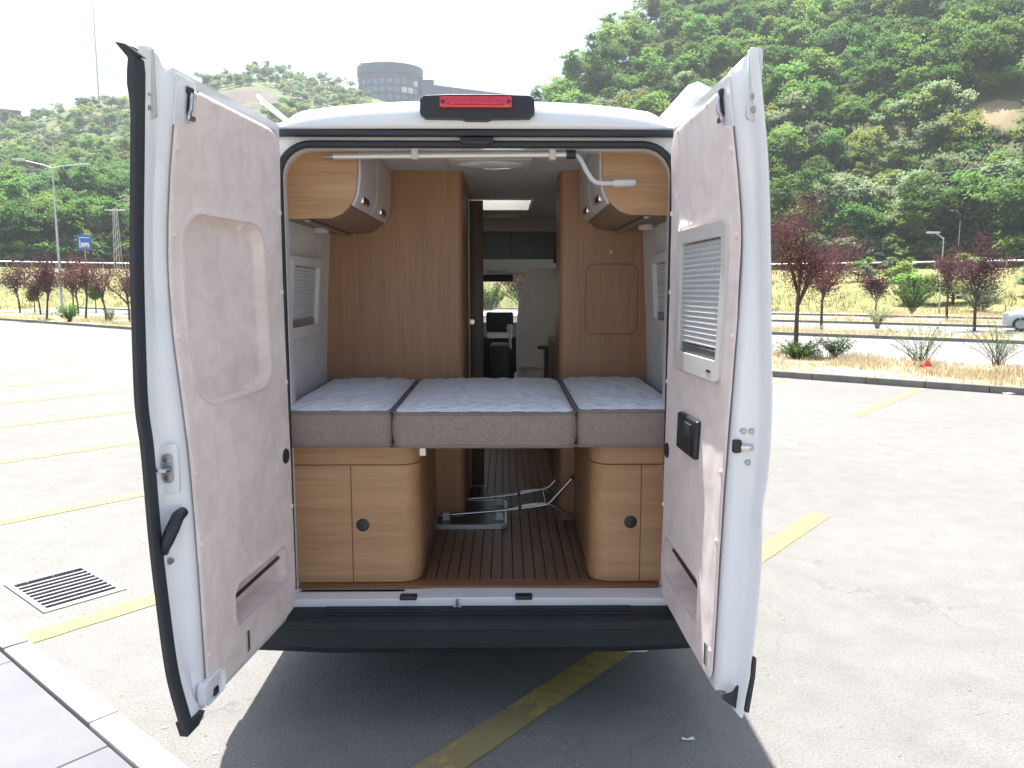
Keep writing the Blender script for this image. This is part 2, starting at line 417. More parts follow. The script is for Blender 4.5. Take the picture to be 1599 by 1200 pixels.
mb.grid(lambda i, j: ((rail_r(-88+i*176)+1.2+j*6.4)*math.sin(R(-88+i*176)), (rail_r(-88+i*176)+1.2+j*6.4)*math.cos(R(-88+i*176)), rail_z(-88+i*176)+.02), 110, 1)
kind(mb.build('hillside_road', road_m, smooth=60), 'structure')
# ------------------------------------------------------------------ car park
def sheet(name, m, u0, u1, v0, v1, z, nu=1):
    b = MB(); b.grid(lambda i, j: uv(u0+(u1-u0)*i, v0+(v1-v0)*j, z), nu, 1); return kind(b.build(name, m, smooth=0), 'structure')
# the asphalt is left open under the drain cover
GU0, GU1, GV0, GV1 = -3.08, -2.445, -.85, -.40
mb = MB(); n = 48
mb.plate([[(420*math.cos(2*PI*k/n), 420*math.sin(2*PI*k/n)) for k in range(n)], [uv(a_, c_)[:2] for a_, c_ in ((GU0-.01, GV0-.01), (GU0-.01, GV1+.01), (GU1+.01, GV1+.01), (GU1+.01, GV0-.01))]], lambda a, c, t: (a, c, t), -.075, -.045)
kind(mb.build('ground', soil_m, smooth=0), 'structure')
b = MB(); b.plate([[(-90, -1.11), (70, -1.11), (70, 13.02), (-90, 13.02)], [(GU0, GV0), (GU0, GV1), (GU1, GV1), (GU1, GV0)]], lambda a, c, t: uv(a, c, t), -.04, 0)
kind(b.build('parking_lot', asph, smooth=0), 'structure')
for nm, v0, v1 in (('access_road', 18.0, 27.62), ('through_road', 30.4, 39.92), ('outer_road', 43.5, 51.92)):
    sheet(nm, road_m, -95, 85, v0, v1, -.004)
for nm, v0, v1, z in (('planted_strip', 13.12, 18.02, .085), ('planted_verge', 27.72, 30.42, .085), ('planted_verge', 40.02, 43.52, .085), ('planted_verge', 52.02, 57.5, .085)):
    b = MB(); nu, nv = 240, 8
    def sp(i, j, v0=v0, v1=v1, z=z):
        u = -95+180*i; v = v0+(v1-v0)*j; p = uv(u, v)
        return uv(u, v, (z+.09*nz(p[0], p[1], 1, .5)*math.sin(PI*j)) if j < 1 else -.03)
    b.grid(sp, nu, nv); kind(b.build(nm, soil_m, smooth=60), 'structure')
# kerbs: near lip of the pavement in separate stones, far kerbs of the planted strips
k_root = bpy.data.objects.new('kerb', None); C.objects.link(k_root); kind(k_root, 'structure'); k_root.location = uv(-1, -1.155)
k_root['_o'] = list(k_root.location)
js = [-7.9, -6.92, -5.9, -4.85, -3.85, -2.86, -1.87, -.91, .02, 1.0, 2.0, 3.0, 4.0]
for i in range(len(js)-1):
    b = MB(); e = .004+.004*random.random(); dz = random.uniform(-.005, .004); dv = random.uniform(-.004, .004)
    b.rbox(js[i]+e, js[i+1]-e, -1.215+dv, -1.10+dv, -.1, .12+dz, .012, 2, fn=lambda a, c, z: uv(a, c, z))
    b.build('kerb_stone', kerb_m, k_root)
pv = bpy.data.objects.new('pavement', None); C.objects.link(pv); kind(pv, 'structure'); pv.location = uv(-1, -3); pv['_o'] = list(pv.location)
b = MB(); b.box(-8, 4, -7.3, -1.2225, .0, .098, fn=lambda a, c, z: uv(a, c, z)); b.build('joint_bed', farkerb_m, pv, smooth=0)
for i in range(-8, 4):
    for j in range(6):
        u0, v1 = i+.29, -1.2215-j*1.0
        b = MB(); b.rbox(u0+.002, u0+.998, v1-.997, v1-.001, .05, .112+random.uniform(-.0012, .0012), .003, 1, fn=lambda a, c, z: uv(a, c, z))
        b.build('paving_slab', pave_m, pv, smooth=20)
for v, h in ((13.07, .125), (27.67, .12), (39.97, .12), (51.97, .12)):
    kr = bpy.data.objects.new('far_kerb', None); C.objects.link(kr); kind(kr, 'structure'); kr.location = uv(0, v); kr['_o'] = list(kr.location)
    if v < 20:
        u = -66.
        while u < 40:
            b = MB(); b.rbox(u+.004, u+.992, v-.06, v+.06, -.05, h+random.uniform(-.006, .006), .012, 1, fn=lambda a, c, z: uv(a, c, z)); b.build('kerb_stone', farkerb_m, kr); u += 1.
    else:
        b = MB(); b.rbox(-95, 80, v-.07, v+.07, -.05, h, .015, 1, fn=lambda a, c, z: uv(a, c, z)); b.build('kerb_edging', farkerb_m, kr)
# bay lines
def bay_line(u, v0, v1, w=.15, z=.004):
    b = MB(); n = 40
    for k in range(n+1):
        v = v0+(v1-v0)*k/n
        e = [nz(u*3, v*9, s_, 1)*.006 for s_ in (0, 7)]
        b.v += [uv(u-w/2+e[0], v, z), uv(u+w/2+e[1], v, z)]
    b.f += [(2*k, 2*k+1, 2*k+3, 2*k+2) for k in range(n)]
    kind(b.build('bay_line', yline, smooth=0), 'structure')
for k in range(-13, 6): bay_line(.19+2.36*k, -1.04, 3.80)
for k in range(-1, 9): bay_line(-1.03+2.36*k, 9.0, 12.9)
# drain
dr = thing('drain_cover', 'square iron drain grating sunk in the asphalt beside the pale kerb', 'drain', uv(-2.76, -.62), world_parts=True)
F = lambda a, c, z: uv(a, c, z)
iron = plain('worn_iron', (.30, .295, .30), .6, .25, var=.2, vscale=30, bump=.3)
pit = plain('drain_pit', (.03, .032, .045), .9)
b = MB(); b.plate([[(GU0+.004, GV0+.004), (GU1-.004, GV0+.004), (GU1-.004, GV1-.004), (GU0+.004, GV1-.004)], rrect(GU0+.055, GU1-.055, GV0+.035, GV1-.035, .01, 2)], F, -.03, .006); b.build('frame', iron, dr, smooth=0)
for k in range(8):
    u = GU0+.055+(k+1)*(GU1-GU0-.11)/9
    b = MB(); b.rbox(u-.0085, u+.0085, GV0+.03, GV1-.03, -.009, .004, .003, 1, fn=F); b.build('bar', iron, dr)
b = MB(); b.box(GU0-.02, GU1+.02, GV0-.02, GV1+.02, -.62, -.60, fn=F)
b.plate([[(GU0-.02, GV0-.02), (GU1+.02, GV0-.02), (GU1+.02, GV1+.02), (GU0-.02, GV1+.02)], [(GU0+.002, GV0+.002), (GU1-.002, GV0+.002), (GU1-.002, GV1-.002), (GU0+.002, GV1-.002)]], F, -.6, -.041)
b.build('pit', pit, dr, smooth=0)
# small litter
def litter(name, label, loc, s, m, seed):
    rd = random.Random(seed); b = MB()
    b.grid(lambda i, j: (loc[0]+s[0]*(i-.5)+rd.uniform(-.1, .1)*s[0], loc[1]+s[1]*(j-.5)+rd.uniform(-.1, .1)*s[1], loc[2]+s[2]*abs(math.sin(3.1*i+seed))*math.sin(PI*j*.9+.2)+.004), 5, 4)
    return tag(b.build(name, m, smooth=30), label, 'litter')
paper_m = plain('white_paper', (.75, .75, .74), .7, var=.08); redp = plain('red_plastic', (.45, .04, .035), .5)
litter('crumpled_bag', 'crumpled white bag lying against the dark far kerb', (8.75, 9.75, 0), (.34, .2, .09), paper_m, 3)
litter('paper_scrap', 'small white paper scrap on shaded asphalt behind the van', (.83, -.28, 0), (.045, .012, .012), paper_m, 5)
litter('red_wrapper', 'red wrapper caught in the dry grass of the strip', (8.6, 12.2, .2), (.22, .12, .16), redp, 9)

# loose grit on the asphalt
gm = plain('grit', (.30, .28, .26), .9, var=.4, vscale=90)
b = MB(); rd = random.Random(5)
for k in range(900):
    u, v = rd.uniform(-6, 6), -1.05+abs(rd.gauss(0, 1.6)) if k % 3 else rd.uniform(-1, 9)
    p = uv(u, v); q = rd.uniform(.0025, .007) if k % 25 else rd.uniform(.008, .016)
    ring = [(p[0]+q*rd.uniform(.6, 1.2)*math.cos(a_*1.2566), p[1]+q*rd.uniform(.6, 1.2)*math.sin(a_*1.2566), .002) for a_ in range(5)]
    b.add(ring+[(p[0], p[1], .002+q*rd.uniform(.4, .8))], [(a_, (a_+1) % 5, 5) for a_ in range(5)])
kind(b.build('grit', gm, smooth=0, fix=False), 'stuff')

# ================================================================== CAMPER VAN
van = thing('camper_van', 'white high-roof camper van with both rear doors open on a wood-lined interior', 'van', (0, 2.8, 0), world_parts=True)
def sx(z):
    """half width of the body at height z"""
    return sinterp([(.3, .985), (.6, 1.01), (1.1, 1.02), (1.6, .995), (2.0, .955), (2.3, .90), (2.42, .85)], z)
AP0, AP1, APB, APT = -.775, .785, .50, 2.315          # door opening
# --- rear frame around the opening
outer = [(-sx(z), z) for z in (.45, .7, 1.0, 1.3, 1.6, 1.9, 2.1, 2.25, 2.36)]+[(sx(z), z) for z in (2.36, 2.25, 2.1, 1.9, 1.6, 1.3, 1.0, .7, .45)]
def aprect(x0, x1, y0, y1, r, rb, n=8):
    out = []
    for cx, cy, a0, q in ((x1-r, y1-r, 0, r), (x0+r, y1-r, 90, r), (x0+rb, y0+rb, 180, rb), (x1-rb, y0+rb, 270, rb)):
        for k in range(n+1): a = R(a0+90*k/n); out.append((cx+q*math.cos(a), cy+q*math.sin(a)))
    return out
hole = aprect(AP0, AP1, APB, APT, .12, .03)
b = MB(); b.plate([outer, hole], lambda a, c, t: (a, t+.02*max(0, (c-1.6)), c), .0, .07)
frame = b.build('rear_frame', white, van, bevel=.006)
# inner return of the opening
b = MB(); h2 = aprect(AP0+.002, AP1-.002, APB+.002, APT-.002, .118, .028); h3 = aprect(AP0-.03, AP1+.03, APB-.03, APT+.03, .14, .04)
b.plate([h3, h2], lambda a, c, t: (a, t, c), .072, .13); b.build('inner_lip', lamwhite, frame)
# rubber seal round the opening
def along(loop, y, off=0.): return [(a, y+.02*max(0, c-1.6), c) for a, c in loop]
lp = aprect(AP0+.004, AP1-.004, APB-.01, APT+.010, .125, .04)
b = MB(); pts = along(lp, -.012); i0 = 27; pts = [(AP1-.004, -.012, .52)]+pts[:18]+[(AP0+.004, -.012, .52)]; b.tube(pts, .015, 8); b.build('door_seal', seal, frame, smooth=60)
b = MB(); b.rbox(-.83, .84, -.028, .01, 2.352, 2.376, .006); b.build('gutter_seal', seal, frame)
b = MB(); b.rbox(-.06, .07, -.03, .015, 2.322, 2.348, .005); b.rbox(-.045, .055, -.045, -.028, 2.318, 2.336, .004); b.build('top_latch', blackp, frame)
# --- roof with its curved rear cap
def roofz(x): return 2.506-.055*(abs(x)/.8)**2.6
prof = [(-.035, -.105), (-.040, -.085), (-.035, -.055), (-.015, -.028), (.03, -.010), (.10, -.001), (.30, .004), (.9, .012), (2.18, .02), (2.2, .02), (2.9, .02), (2.92, .02), (3.6, .012), (4.0, -.02), (4.35, -.10), (4.5, -.17)]
def roofpt(i, j):
    k = j*(len(prof)-1); y, dz = prof[int(round(k))]
    x = -.87+1.74*i; hx = min(1, abs(x)/.87)
    top = roofz(x)+dz
    z = top if abs(x) < .8 else top-(abs(x)-.8)*.55
    q = int(round(k))
    if y < .6: z -= .03*min(1, max(0, (abs(x)-.70)/.05))*max(0, 1-max(0, y-.1)/.5)
    if q < 3: z = 2.377+(roofz(x)-.055-2.377)*(0, .33, .70)[q]
    if y > 4: z = z-.0
    return (x*(1 if y < 4 else 1-.03*(y-4)), y+(.03*hx**3 if y < .1 else 0), max(z, 2.33) if y < 4 else z)
b = MB(); b.grid(roofpt, 56, len(prof)-1)
b.f = [f for f in b.f if not all(2.19 < b.v[i][1] < 2.91 and -.25 < b.v[i][0] < .33 for i in f)]  # roof opened for the added light hatch
roof = b.build('roof', white, van, smooth=50)
m = roof.modifiers.new('solid', 'SOLIDIFY'); m.thickness = .02; m.offset = -1
# awning housing end on one side, rail end on the other
b = MB()
rg = []
for y, s_ in ((.02, .25), (.05, .75), (.10, 1.0), (.35, 1.0), (3.2, 1.0), (3.26, .6)):
    ring = [(.80, 2.44), (.825, 2.52), (.85, 2.575), (.89, 2.59), (.945, 2.565), (.965, 2.50), (.955, 2.44)]
    rg.append([(.88+(x-.88)*s_, y, 2.47+(z-2.47)*s_) for x, z in ring])
b.loft(rg); b.build('awning_case', white, roof, smooth=50)
b = MB(); b.tube([(-.835, .02, 2.485), (-.86, .06, 2.515), (-.885, .16, 2.53), (-.885, .6, 2.53), (-.88, .75, 2.47)], [.008, .012, .013, .013, .009], 8); b.build('roof_rail', alu, roof, smooth=60)
# --- brake light
b = MB()
bo = [(-.195, 2.405), (-.05, 2.402), (-.035, 2.395), (.05, 2.395), (.065, 2.402), (.213, 2.405), (.233, 2.425), (.233, 2.48), (.215, 2.498), (.12, 2.503), (-.10, 2.503), (-.197, 2.498), (-.215, 2.48), (-.215, 2.425)]
b.plate([bo], lambda a, c, t: (a, t, c) if t > -.06 else (.009+(a-.009)*.97, t+.02*(c-2.40)/.1*0, 2.45+(c-2.45)*.86), -.075, .03)
bl = b.build('brake_light', blackp, van, bevel=.006)
b = MB(); b.rbox(-.133, .142, -.092, -.07, 2.443, 2.486, .007); b.build('lens', redlens, bl)
b = MB(); b.rbox(-.10, .11, -.0945, -.09, 2.452, 2.468, .003, 1); b.build('lens_bar', redlens, bl)
for x in (-.12, .13):
    b = MB(); b.tube([(x, -.098, 2.465), (x, -.088, 2.465)], .006, 10); b.build('screw', blackp, bl)
# --- side panels with wheel arches and windows, cab included
def arch(cy, r=.42, z0=.34, n=12): return [(cy-r*math.cos(PI*k/n), z0+r*math.sin(PI*k/n)*1.0) for k in range(n+1)]
so = [(.04, .34)]+arch(1.15)+arch(4.75)+[(5.42, .34), (5.55, .42), (5.60, .75), (5.50, 1.05), (5.12, 1.30), (4.98, 1.42), (4.42, 2.12), (4.20, 2.30), (3.9, 2.38), (.06, 2.40), (.05, 1.8)]
cabwin = [(3.75, 1.42), (4.75, 1.40), (4.80, 1.46), (4.42, 1.98), (4.3, 2.04), (3.8, 2.05), (3.74, 1.98)]
def dens(L, mx=.18):
    o = []
    for (a, c), (a2, c2) in zip(L, L[1:]+L[:1]):
        n = max(1, int(math.hypot(a2-a, c2-c)/mx)); o += [(a+(a2-a)*k/n, c+(c2-c)*k/n) for k in range(n)]
    return o
for s in (-1, 1):
    b = MB()
    def fn(a, c, t, s=s):
        tp = 1-.10*max(0, a-4.2)**1.5
        return (s*(sx(min(c, 2.42))*tp-t), a, c)
    b.plate([dens(so), dens(cabwin)], fn, .0, .03); sp_ = b.build('side_panel', white, van, smooth=40)
    b = MB(); b.plate([dens(cabwin)], fn, .012, .016); b.build('cab_side_window', glass_clear, sp_, smooth=40)
    b = MB(); b.plate([rrect(.18, .80, 1.50, 1.96, .06)], fn, -.012, -.001); b.build('side_window', glass_dark, sp_)
    b = MB(); b.plate([rrect(2.1, 3.1, 1.45, 1.98, .06)], fn, -.012, -.001); b.build('side_window', glass_dark, sp_)
    b = MB(); b.plate([[(1.60, .62), (4.3, .62), (4.3, .74), (1.60, .74)]], fn, -.012, -.001); b.build('rub_strip', blackp, sp_)
    # tail lamp at the rear corner
    b = MB(); b.rbox(s*.93-.05, s*.93+.05, -.03, .03, .78, 1.42, .012); tl_ = b.build('tail_lamp', redlens, van)
    b = MB(); b.rbox(s*.93-.04, s*.93+.04, -.036, -.028, 1.12, 1.24, .003); b.build('indicator_lens', amber, tl_)
    # wheels
    for cy in (1.15, 4.75):
        b = MB(); xo = s*.86; n = 28
        prof_t = [(-.11, .20), (-.115, .30), (-.09, .335), (.09, .335), (.115, .30), (.11, .20)]
        b.loft([[(xo+px, cy+pr*math.cos(2*PI*k/n), .335+pr*math.sin(2*PI*k/n)) for k in range(n)] for px, pr in prof_t], caps=False)
        tyre = b.build('wheel', seal, van, smooth=30)
        b = MB(); b.loft([[(xo+s*px, cy+pr*math.cos(2*PI*k/n), .335+pr*math.sin(2*PI*k/n)) for k in range(n)] for px, pr in ((-.05, .205), (.08, .20), (.09, .19), (.05, .17), (.06, .06), (.085, .05), (.085, .01))], caps=True); b.build('rim', steel, tyre, smooth=30)
    # door mirror
    b = MB(); b.rbox(s*1.02-.02, s*1.02+.16*s+.02 if s > 0 else s*1.02+.02, 4.45, 4.55, 1.42, 1.75, .02) if s > 0 else b.rbox(-1.20, -1.0, 4.45, 4.55, 1.42, 1.75, .02)
    b.build('door_mirror', blackp, van)
# front: bonnet, grille, windscreen
b = MB(); b.grid(lambda i, j: ((-.93+1.86*i)*(1-.06*j), 4.98+.58*j-.10*abs(2*i-1)**2*j, 1.43-.32*j**1.3-.04*abs(2*i-1)**2), 14, 8); b.build('bonnet', white, van)
b = MB(); b.rbox(-.90, .90, 5.42, 5.60, .30, 1.10, .05, 3); b.build('front_bumper', blackp, van)
def wsf(i, j): return ((-.86+1.72*i)*(1-.10*j), 5.02-.56*j+.10*(1-(2*i-1)**2), 1.42+.72*j)
b = MB(); b.grid(wsf, 14, 8); b.build('windscreen', glass_clear, van)
b = MB(); b.grid(lambda i, j: ((-.80+1.6*i), 4.30+.26*j+.1*(1-(2*i-1)**2)*j, 2.36-.23*j), 12, 4); b.build('roof_header', white, van)
# --- underbody, sill, bumper
b = MB(); b.box(-.93, .93, .10, 5.3, .30, .44); b.build('chassis', blackp, van, smooth=0)
b = MB()
so2 = [(-.79, .50), (-.31, .50), (-.22, .503), (-.17, .505), (.13, .505), (.2, .503), (.79, .50), (.79, .452), (.06, .452), (.03, .440), (-.17, .440), (-.20, .452), (-.79, .452)]
b.plate([so2], lambda a, c, t: (a, t, c), -.075, .03); b.build('sill', white, van, bevel=.008)
b = MB(); b.tube([(-.082, -.085, .462), (-.082, -.085, .50)], .007, 8); b.rbox(-.125, -.04, -.09, -.078, .458, .468, .002, 1); b.rbox(-.10, -.065, -.09, -.076, .452, .476, .003, 1); b.build('striker', steel, van)
for x in (-.284, .19):
    b = MB(); b.rbox(x-.035, x+.035, -.085, -.045, .497, .514, .004); b.build('door_stop', blackp, van)
b = MB()
bp = [(.03, .47), (-.10, .468), (-.165, .462), (-.19, .448), (-.195, .42), (-.188, .415), (-.19, .345), (-.17, .315), (.0, .30)]
b.loft([[(x, y+.06*(abs(x)/1.0)**6*(1 if y < 0 else 0), z) for y, z in bp] for x in [-1.0, -.97, -.9, -.6, -.3, 0, .3, .6, .9, .97, 1.0]]); bu = b.build('rear_bumper', bumperm, van, smooth=30)
for k in range(5):
    b = MB(); b.rbox(-.62, .63, -.155+k*.026, -.143+k*.026, .466, .4705, .002, 1); b.build('tread_rib', bumperm, bu)
b = MB(); b.rbox(.60, .70, -.12, -.04, .285, .318, .01); b.build('tow_cover', creamp, van)

# ------------------------------------------------------------------ rear doors
WIN_L = [(.42, .0), (.48, .001), (.88, .006), (1.28, .02), (1.67, .049), (1.95, .045), (2.355, -.004), (2.45, -.01)]
WOUT_L = [(.42, .0), (.5, .02), (.62, .045), (.82, .062), (1.04, .075), (1.31, .083), (1.42, .092), (1.57, .090), (1.85, .080), (2.11, .062), (2.42, .040)]
WIN_R = [(.42, -.03), (.546, -.03), (1.139, -.014), (1.38, -.004), (1.82, .012), (1.99, .006), (2.352, -.040), (2.45, -.045)]
WOUT_R = [(.42, .022), (.484, .030), (.71, .055), (.97, .068), (1.11, .064), (1.225, .077), (1.415, .080), (1.67, .067), (1.855, .058), (2.12, .039), (2.412, .0)]
def door_map(H, d, n):
    H, d, n = Vector(H), Vector(d).normalized(), Vector(n).normalized()
    return lambda u, w, z: tuple(H+d*u+n*w+Vector((0, 0, z)))
def make_door(side):
    L = side < 0
    D = door_map((-.745, -.06, 0), (-.112, -.994, 0), (-.994, .112, 0)) if L else door_map((.765, -.05, 0), (.05, -.999, 0), (.999, .05, 0))
    WI, WO = (WIN_L, WOUT_L) if L else (WIN_R, WOUT_R)
    g = lambda u: .12+.88*min(1, max(0, u)/.7)**.8
    def win(u, z):
        base = sinterp(WI, z); return base*g(u)
    def wout(u, z): return sinterp(WO, z)+.095*(1-(min(max(u, 0), .87)/.87)**5)
    def hol(u, z): return win(u, z)+.088
    # shell: closed section swept over the height
    Z0, Z1 = (.452, 2.385) if L else (.502, 2.385)
    rings = []; nzv = 64
    for k in range(nzv+1):
        t_ = k/nzv; zi = Z0+(Z1-Z0)*t_; zo = zi-.014+.044*t_ if L else zi-.034+.062*t_
        i7 = win(.75, zi)
        edge = wout(.87, zo)
        cut = .03*max(0, 1-t_/.04)**2+.03*max(0, (t_-.97)/.03)**2
        ho = hol if 1 < k < nzv-1 else (lambda u, z: win(u, z)+.004)
        ring = [(.0, win(0, zi)+.004, zi), (.03, win(.03, zi)+.004, zi), (.035, ho(.035, zi), zi), (.4, ho(.4, zi), zi), (.71, ho(.71, zi), zi), (.715, win(.715, zi)+.004, zi), (.755, i7+.004, zi),
                (.775-cut*.4, i7+.007, zi), (.792-cut, i7+.018+.004, zi), (.80-cut, i7+(edge-i7)*.62, zi), (.82-cut, edge-.014, zo), (.86, edge-.010, zo), (.868, edge-.004, zo), (.86, edge+.001, zo),
                (.7, wout(.7, zo), zo), (.45, wout(.45, zo), zo), (.2, wout(.2, zo), zo), (.03, wout(.03, zo), zo), (-.005, wout(0, zo)-.02, zi)]
        rings.append([D(*p) for p in ring])
    b = MB(); b.loft(rings); dr = b.build('rear_door', white, van, smooth=42)
    dr['label'] = 'open rear door with suede inner panel and '+('moulded window recess' if L else 'pleated window blind')
    # trim panel: one sheet with the recess and the pocket pressed into it
    def sdr(u, z, c, h, r):
        qx, qz = abs(u-c[0])-h[0]+r, abs(z-c[1])-h[1]+r
        return math.hypot(max(qx, 0), max(qz, 0))+min(max(qx, qz), 0)-r
    def sm(a, c, x): f = min(1, max(0, (x-a)/(c-a))); return f*f*(3-2*f)
    T0, T1 = (.470, 2.352) if L else (.518, 2.352)
    U0, U1 = .018, .752
    def rec(u, z):
        d_ = 0.
        if L:
            cu = .42+.015*(z-1.7)
            s_ = sdr(u, z, (cu, 1.695), (.262, .30), .10)
            d_ = .030*sm(0, .010 if u > .3 else .035, -s_)-.003*math.exp(-((s_-.004)/.008)**2)
            s2 = sdr(u, z, (.33, .695), (.222, .073), .04)
        else:
            s_ = sdr(u, z, (.42, 1.722), (.272, .262), .04)
            d_ = -.006*math.exp(-(s_/.02)**2)+.016*sm(0, .006, -sdr(u, z, (.43, 1.73), (.222, .202), .01))
            s2 = sdr(u, z, (.34, .715), (.245, .078), .04)
        d_ += .076*sm(0, .012, -s2)-.004*math.exp(-(s2/.006)**2)
        return d_
    NU, NV = 150, 300
    def tp(i, j):
        z = T0+(T1-T0)*j
        rt, rb_ = .11, .10            # rounded corners on the hinge side, small ones on the free side
        a0 = 0.; a1 = 0.
        if z > T1-rt: q = (z-(T1-rt))/rt; a0 = rt*(1-math.sqrt(max(0, 1-q*q)))
        if z < T0+rb_: q = ((T0+rb_)-z)/rb_; a0 = rb_*(1-math.sqrt(max(0, 1-q*q)))
        c1 = .025
        if z > T1-c1: q = (z-(T1-c1))/c1; a1 = c1*(1-math.sqrt(max(0, 1-q*q)))
        if z < T0+.05: q = ((T0+.05)-z)/.05; a1 = .05*(1-math.sqrt(max(0, 1-q*q)))
        if z > 2.235: a1 += .105*sm(2.228, 2.262, z)   # cut-out for the hinge-bolt corner
        u = U0+a0+(U1-a1-U0-a0)*i
        e = min(i, 1-i, j*2.4, (1-j)*2.4)
        w = win(u, z)-.009+.006*max(0, 1-e/.012)+rec(u, z)
        w += .0022*nz(u*5, z*5, side*3)+.0012*nz(u*14, z*9, side*3)
        return D(u, w, z)
    b = MB(); b.grid(tp, NU, NV); tr_ = b.build('trim_panel', suede_pink, dr, smooth=60, fix=False)
    # stitched seams round the recess and the pocket
    seams = []
    if L: seams.append([(.42+.015*(z-1.7)+u, z) for u, z in [(p[0], 1.695+p[1]) for p in rrect(-.262, .262, -.30, .30, .10, 8)]])
    c_, h_ = ((.33, .695), (.222, .073)) if L else ((.34, .715), (.245, .078))
    seams.append([(c_[0]+p[0], c_[1]+p[1]) for p in rrect(-h_[0], h_[0], -h_[1], h_[1], .04, 6)])
    for sq in seams:
        P_ = [D(u, win(u, z)-.0115, z) for u, z in dens(sq, .05)]
        b = MB(); b.tube(P_+[P_[0]], .0034, 5); b.build('seam', seam_m, dr, smooth=60)
    # trim clips along the edge
    for u, z in [(.735, z_) for z_ in (2.17, 1.92, 1.62, 1.2, .98, .62)]+[(u_, 2.335) for u_ in (.15, .35, .55, .66)]+[(.035, z_) for z_ in (2.05, 1.75, 1.4, .9)]:
        w = win(u, z)-.010; b = MB(); b.tube([D(u, w+.004, z), D(u, w-.003, z), D(u, w-.005, z)], [.011, .009, .004], 8)
        b.build('trim_clip', suede_pink, dr, smooth=60)
    # pull cord bar in the pocket, round cap near the hinge
    pu, pz = ((.33, .70) if L else (.34, .72))
    hw = .215 if L else .235
    b = MB(); b.tube([D(pu-hw, win(pu-hw, pz)+.022, pz+.012), D(pu+hw, win(pu+hw, pz)+.022, pz+.002)], .007, 8); b.build('pocket_bar', blackp, dr)
    cz = 1.112 if L else 1.13; cu = .075
    b = MB(); w = win(cu, cz)-.010; b.tube([D(cu, w+.006, cz), D(cu, w-.002, cz), D(cu, w-.006, cz)], [.030, .030, .026], 20); b.build('round_cap', blackp, dr, smooth=50)
    # slot near the bottom edge
    b = MB(); w = win(.44 if L else .69, .55)-.010; cu = .47 if L else .70; zz = .545 if L else .60
    b.rbox(cu-.012, cu+.012, -.004, .004, zz-.045, zz+.03, .003, 1, fn=lambda a, c, z: D(a, w+c, z)); b.build('drain_slot', steel, dr)
    # end-face hardware: hinge bracket at the top, bolts and latches
    def on_end(z, f=.5):
        i7 = win(.75, z); e = wout(.87, z); return .805, i7+(e-i7)*f
    def endu(w, z):
        i7 = win(.75, z); e = wout(.87, z); T_ = [(i7+.007, .775), (i7+.022, .792), (i7+(e-i7)*.62, .80), (e-.014, .82), (e-.010, .86)]
        return interp(sorted(T_), w)
    b = MB()
    u_, w_ = on_end(2.27, .55)
    fnb = lambda a, c, z: D(.812-a, w_-.014+c, z)
    b.plate([[(x, z) for x, z in rrect(-.014, .026, 2.235, 2.43, .012, 4)]], lambda a, c, t: D(.822-t, win(.75, 2.2)+.022+a, c), 0, .012); br = b.build('top_striker_plate', alu, dr, bevel=.002)
    for z in (2.262, 2.298):
        b = MB(); b.tube([D(.823, win(.75, 2.2)+.027, z), D(.832, win(.75, 2.2)+.027, z)], .009, 10); b.build('bolt', steel, dr)
    K = lambda a, c, z: D(a, win(a, z)+c, z)
    b = MB(); b.plate([dens([(.640, 2.232), (.752, 2.232), (.752, 2.37), (.640, 2.37)], .04)], lambda a, c, t_: K(a, t_, c), -.003, .003); b.build('latch_corner', white, dr)
    b = MB(); b.rbox(.672, .696, -.012, -.003, 2.272, 2.352, .004, 1, fn=K); b.rbox(.664, .704, -.010, -.003, 2.33, 2.352, .004, 1, fn=K); b.build('top_latch_slot', blackp, dr)
    b = MB(); b.tube([K(.69, -.010, 2.268), K(.70, -.022, 2.285), K(.70, -.022, 2.31), K(.69, -.014, 2.33)], .0055, 8); b.rbox(.66, .70, -.018, -.010, 2.255, 2.272, .003, 1, fn=K); b.build('top_latch_mechanism', chrome, dr)
    if L:
        # thick rubber lip along the free edge
        rg = []; n = 60
        for k in range(n+1):
            t_ = k/n; z = .455+1.955*t_; e = wout(.87, z)
            wd = .022+.012*math.exp(-((z-2.33)/.05)**2)
            x0 = e-.016; x1 = e+wd-.016
            if z > 2.37: x1 += (z-2.37)*.5; x0 += (z-2.37)*.5
            rg.append([D(.850, x0, z), D(.872, x0, z), D(.886, (x0+x1)/2-.004, z), D(.884, x1, z), D(.866, x1+.003, z), D(.848, x1-.006, z)])
        b = MB(); b.loft(rg); b.build('rubber_lip', seal, dr, smooth=50)
        b = MB(); b.loft([[D(.872, wout(.87, 2.4)-.02, 2.385), D(.884, wout(.87, 2.4)+.02, 2.385), D(.86, wout(.87, 2.4)+.03, 2.39), D(.85, wout(.87, 2.4)-.02, 2.385)],
                          [D(.895, wout(.87, 2.4)+.014, 2.412), D(.90, wout(.87, 2.4)+.036, 2.416), D(.89, wout(.87, 2.4)+.046, 2.418), D(.885, wout(.87, 2.4)+.016, 2.414)]]); b.build('rubber_lip_tip', seal, dr)
        b = MB(); b.loft([[D(.80, -.02, .47), D(.87, -.01, .47), D(.875, .035, .47), D(.80, .03, .47)], [D(.83, -.015, .44), D(.88, -.005, .43), D(.88, .02, .43), D(.83, .02, .44)]]); b.build('rubber_boot', seal, dr, smooth=30)
        # latch pin plate
        z = 1.235; i7 = win(.75, z); e = wout(.87, z); wm = i7+(e-i7)*.45
        b = MB(); b.plate([rrect(-.030, .022, z-.075, z+.072, .01, 3)], lambda a, c, t: D(.818+t, wm+a, c), -.014, .0); b.build('latch_mount', white, dr, bevel=.003)
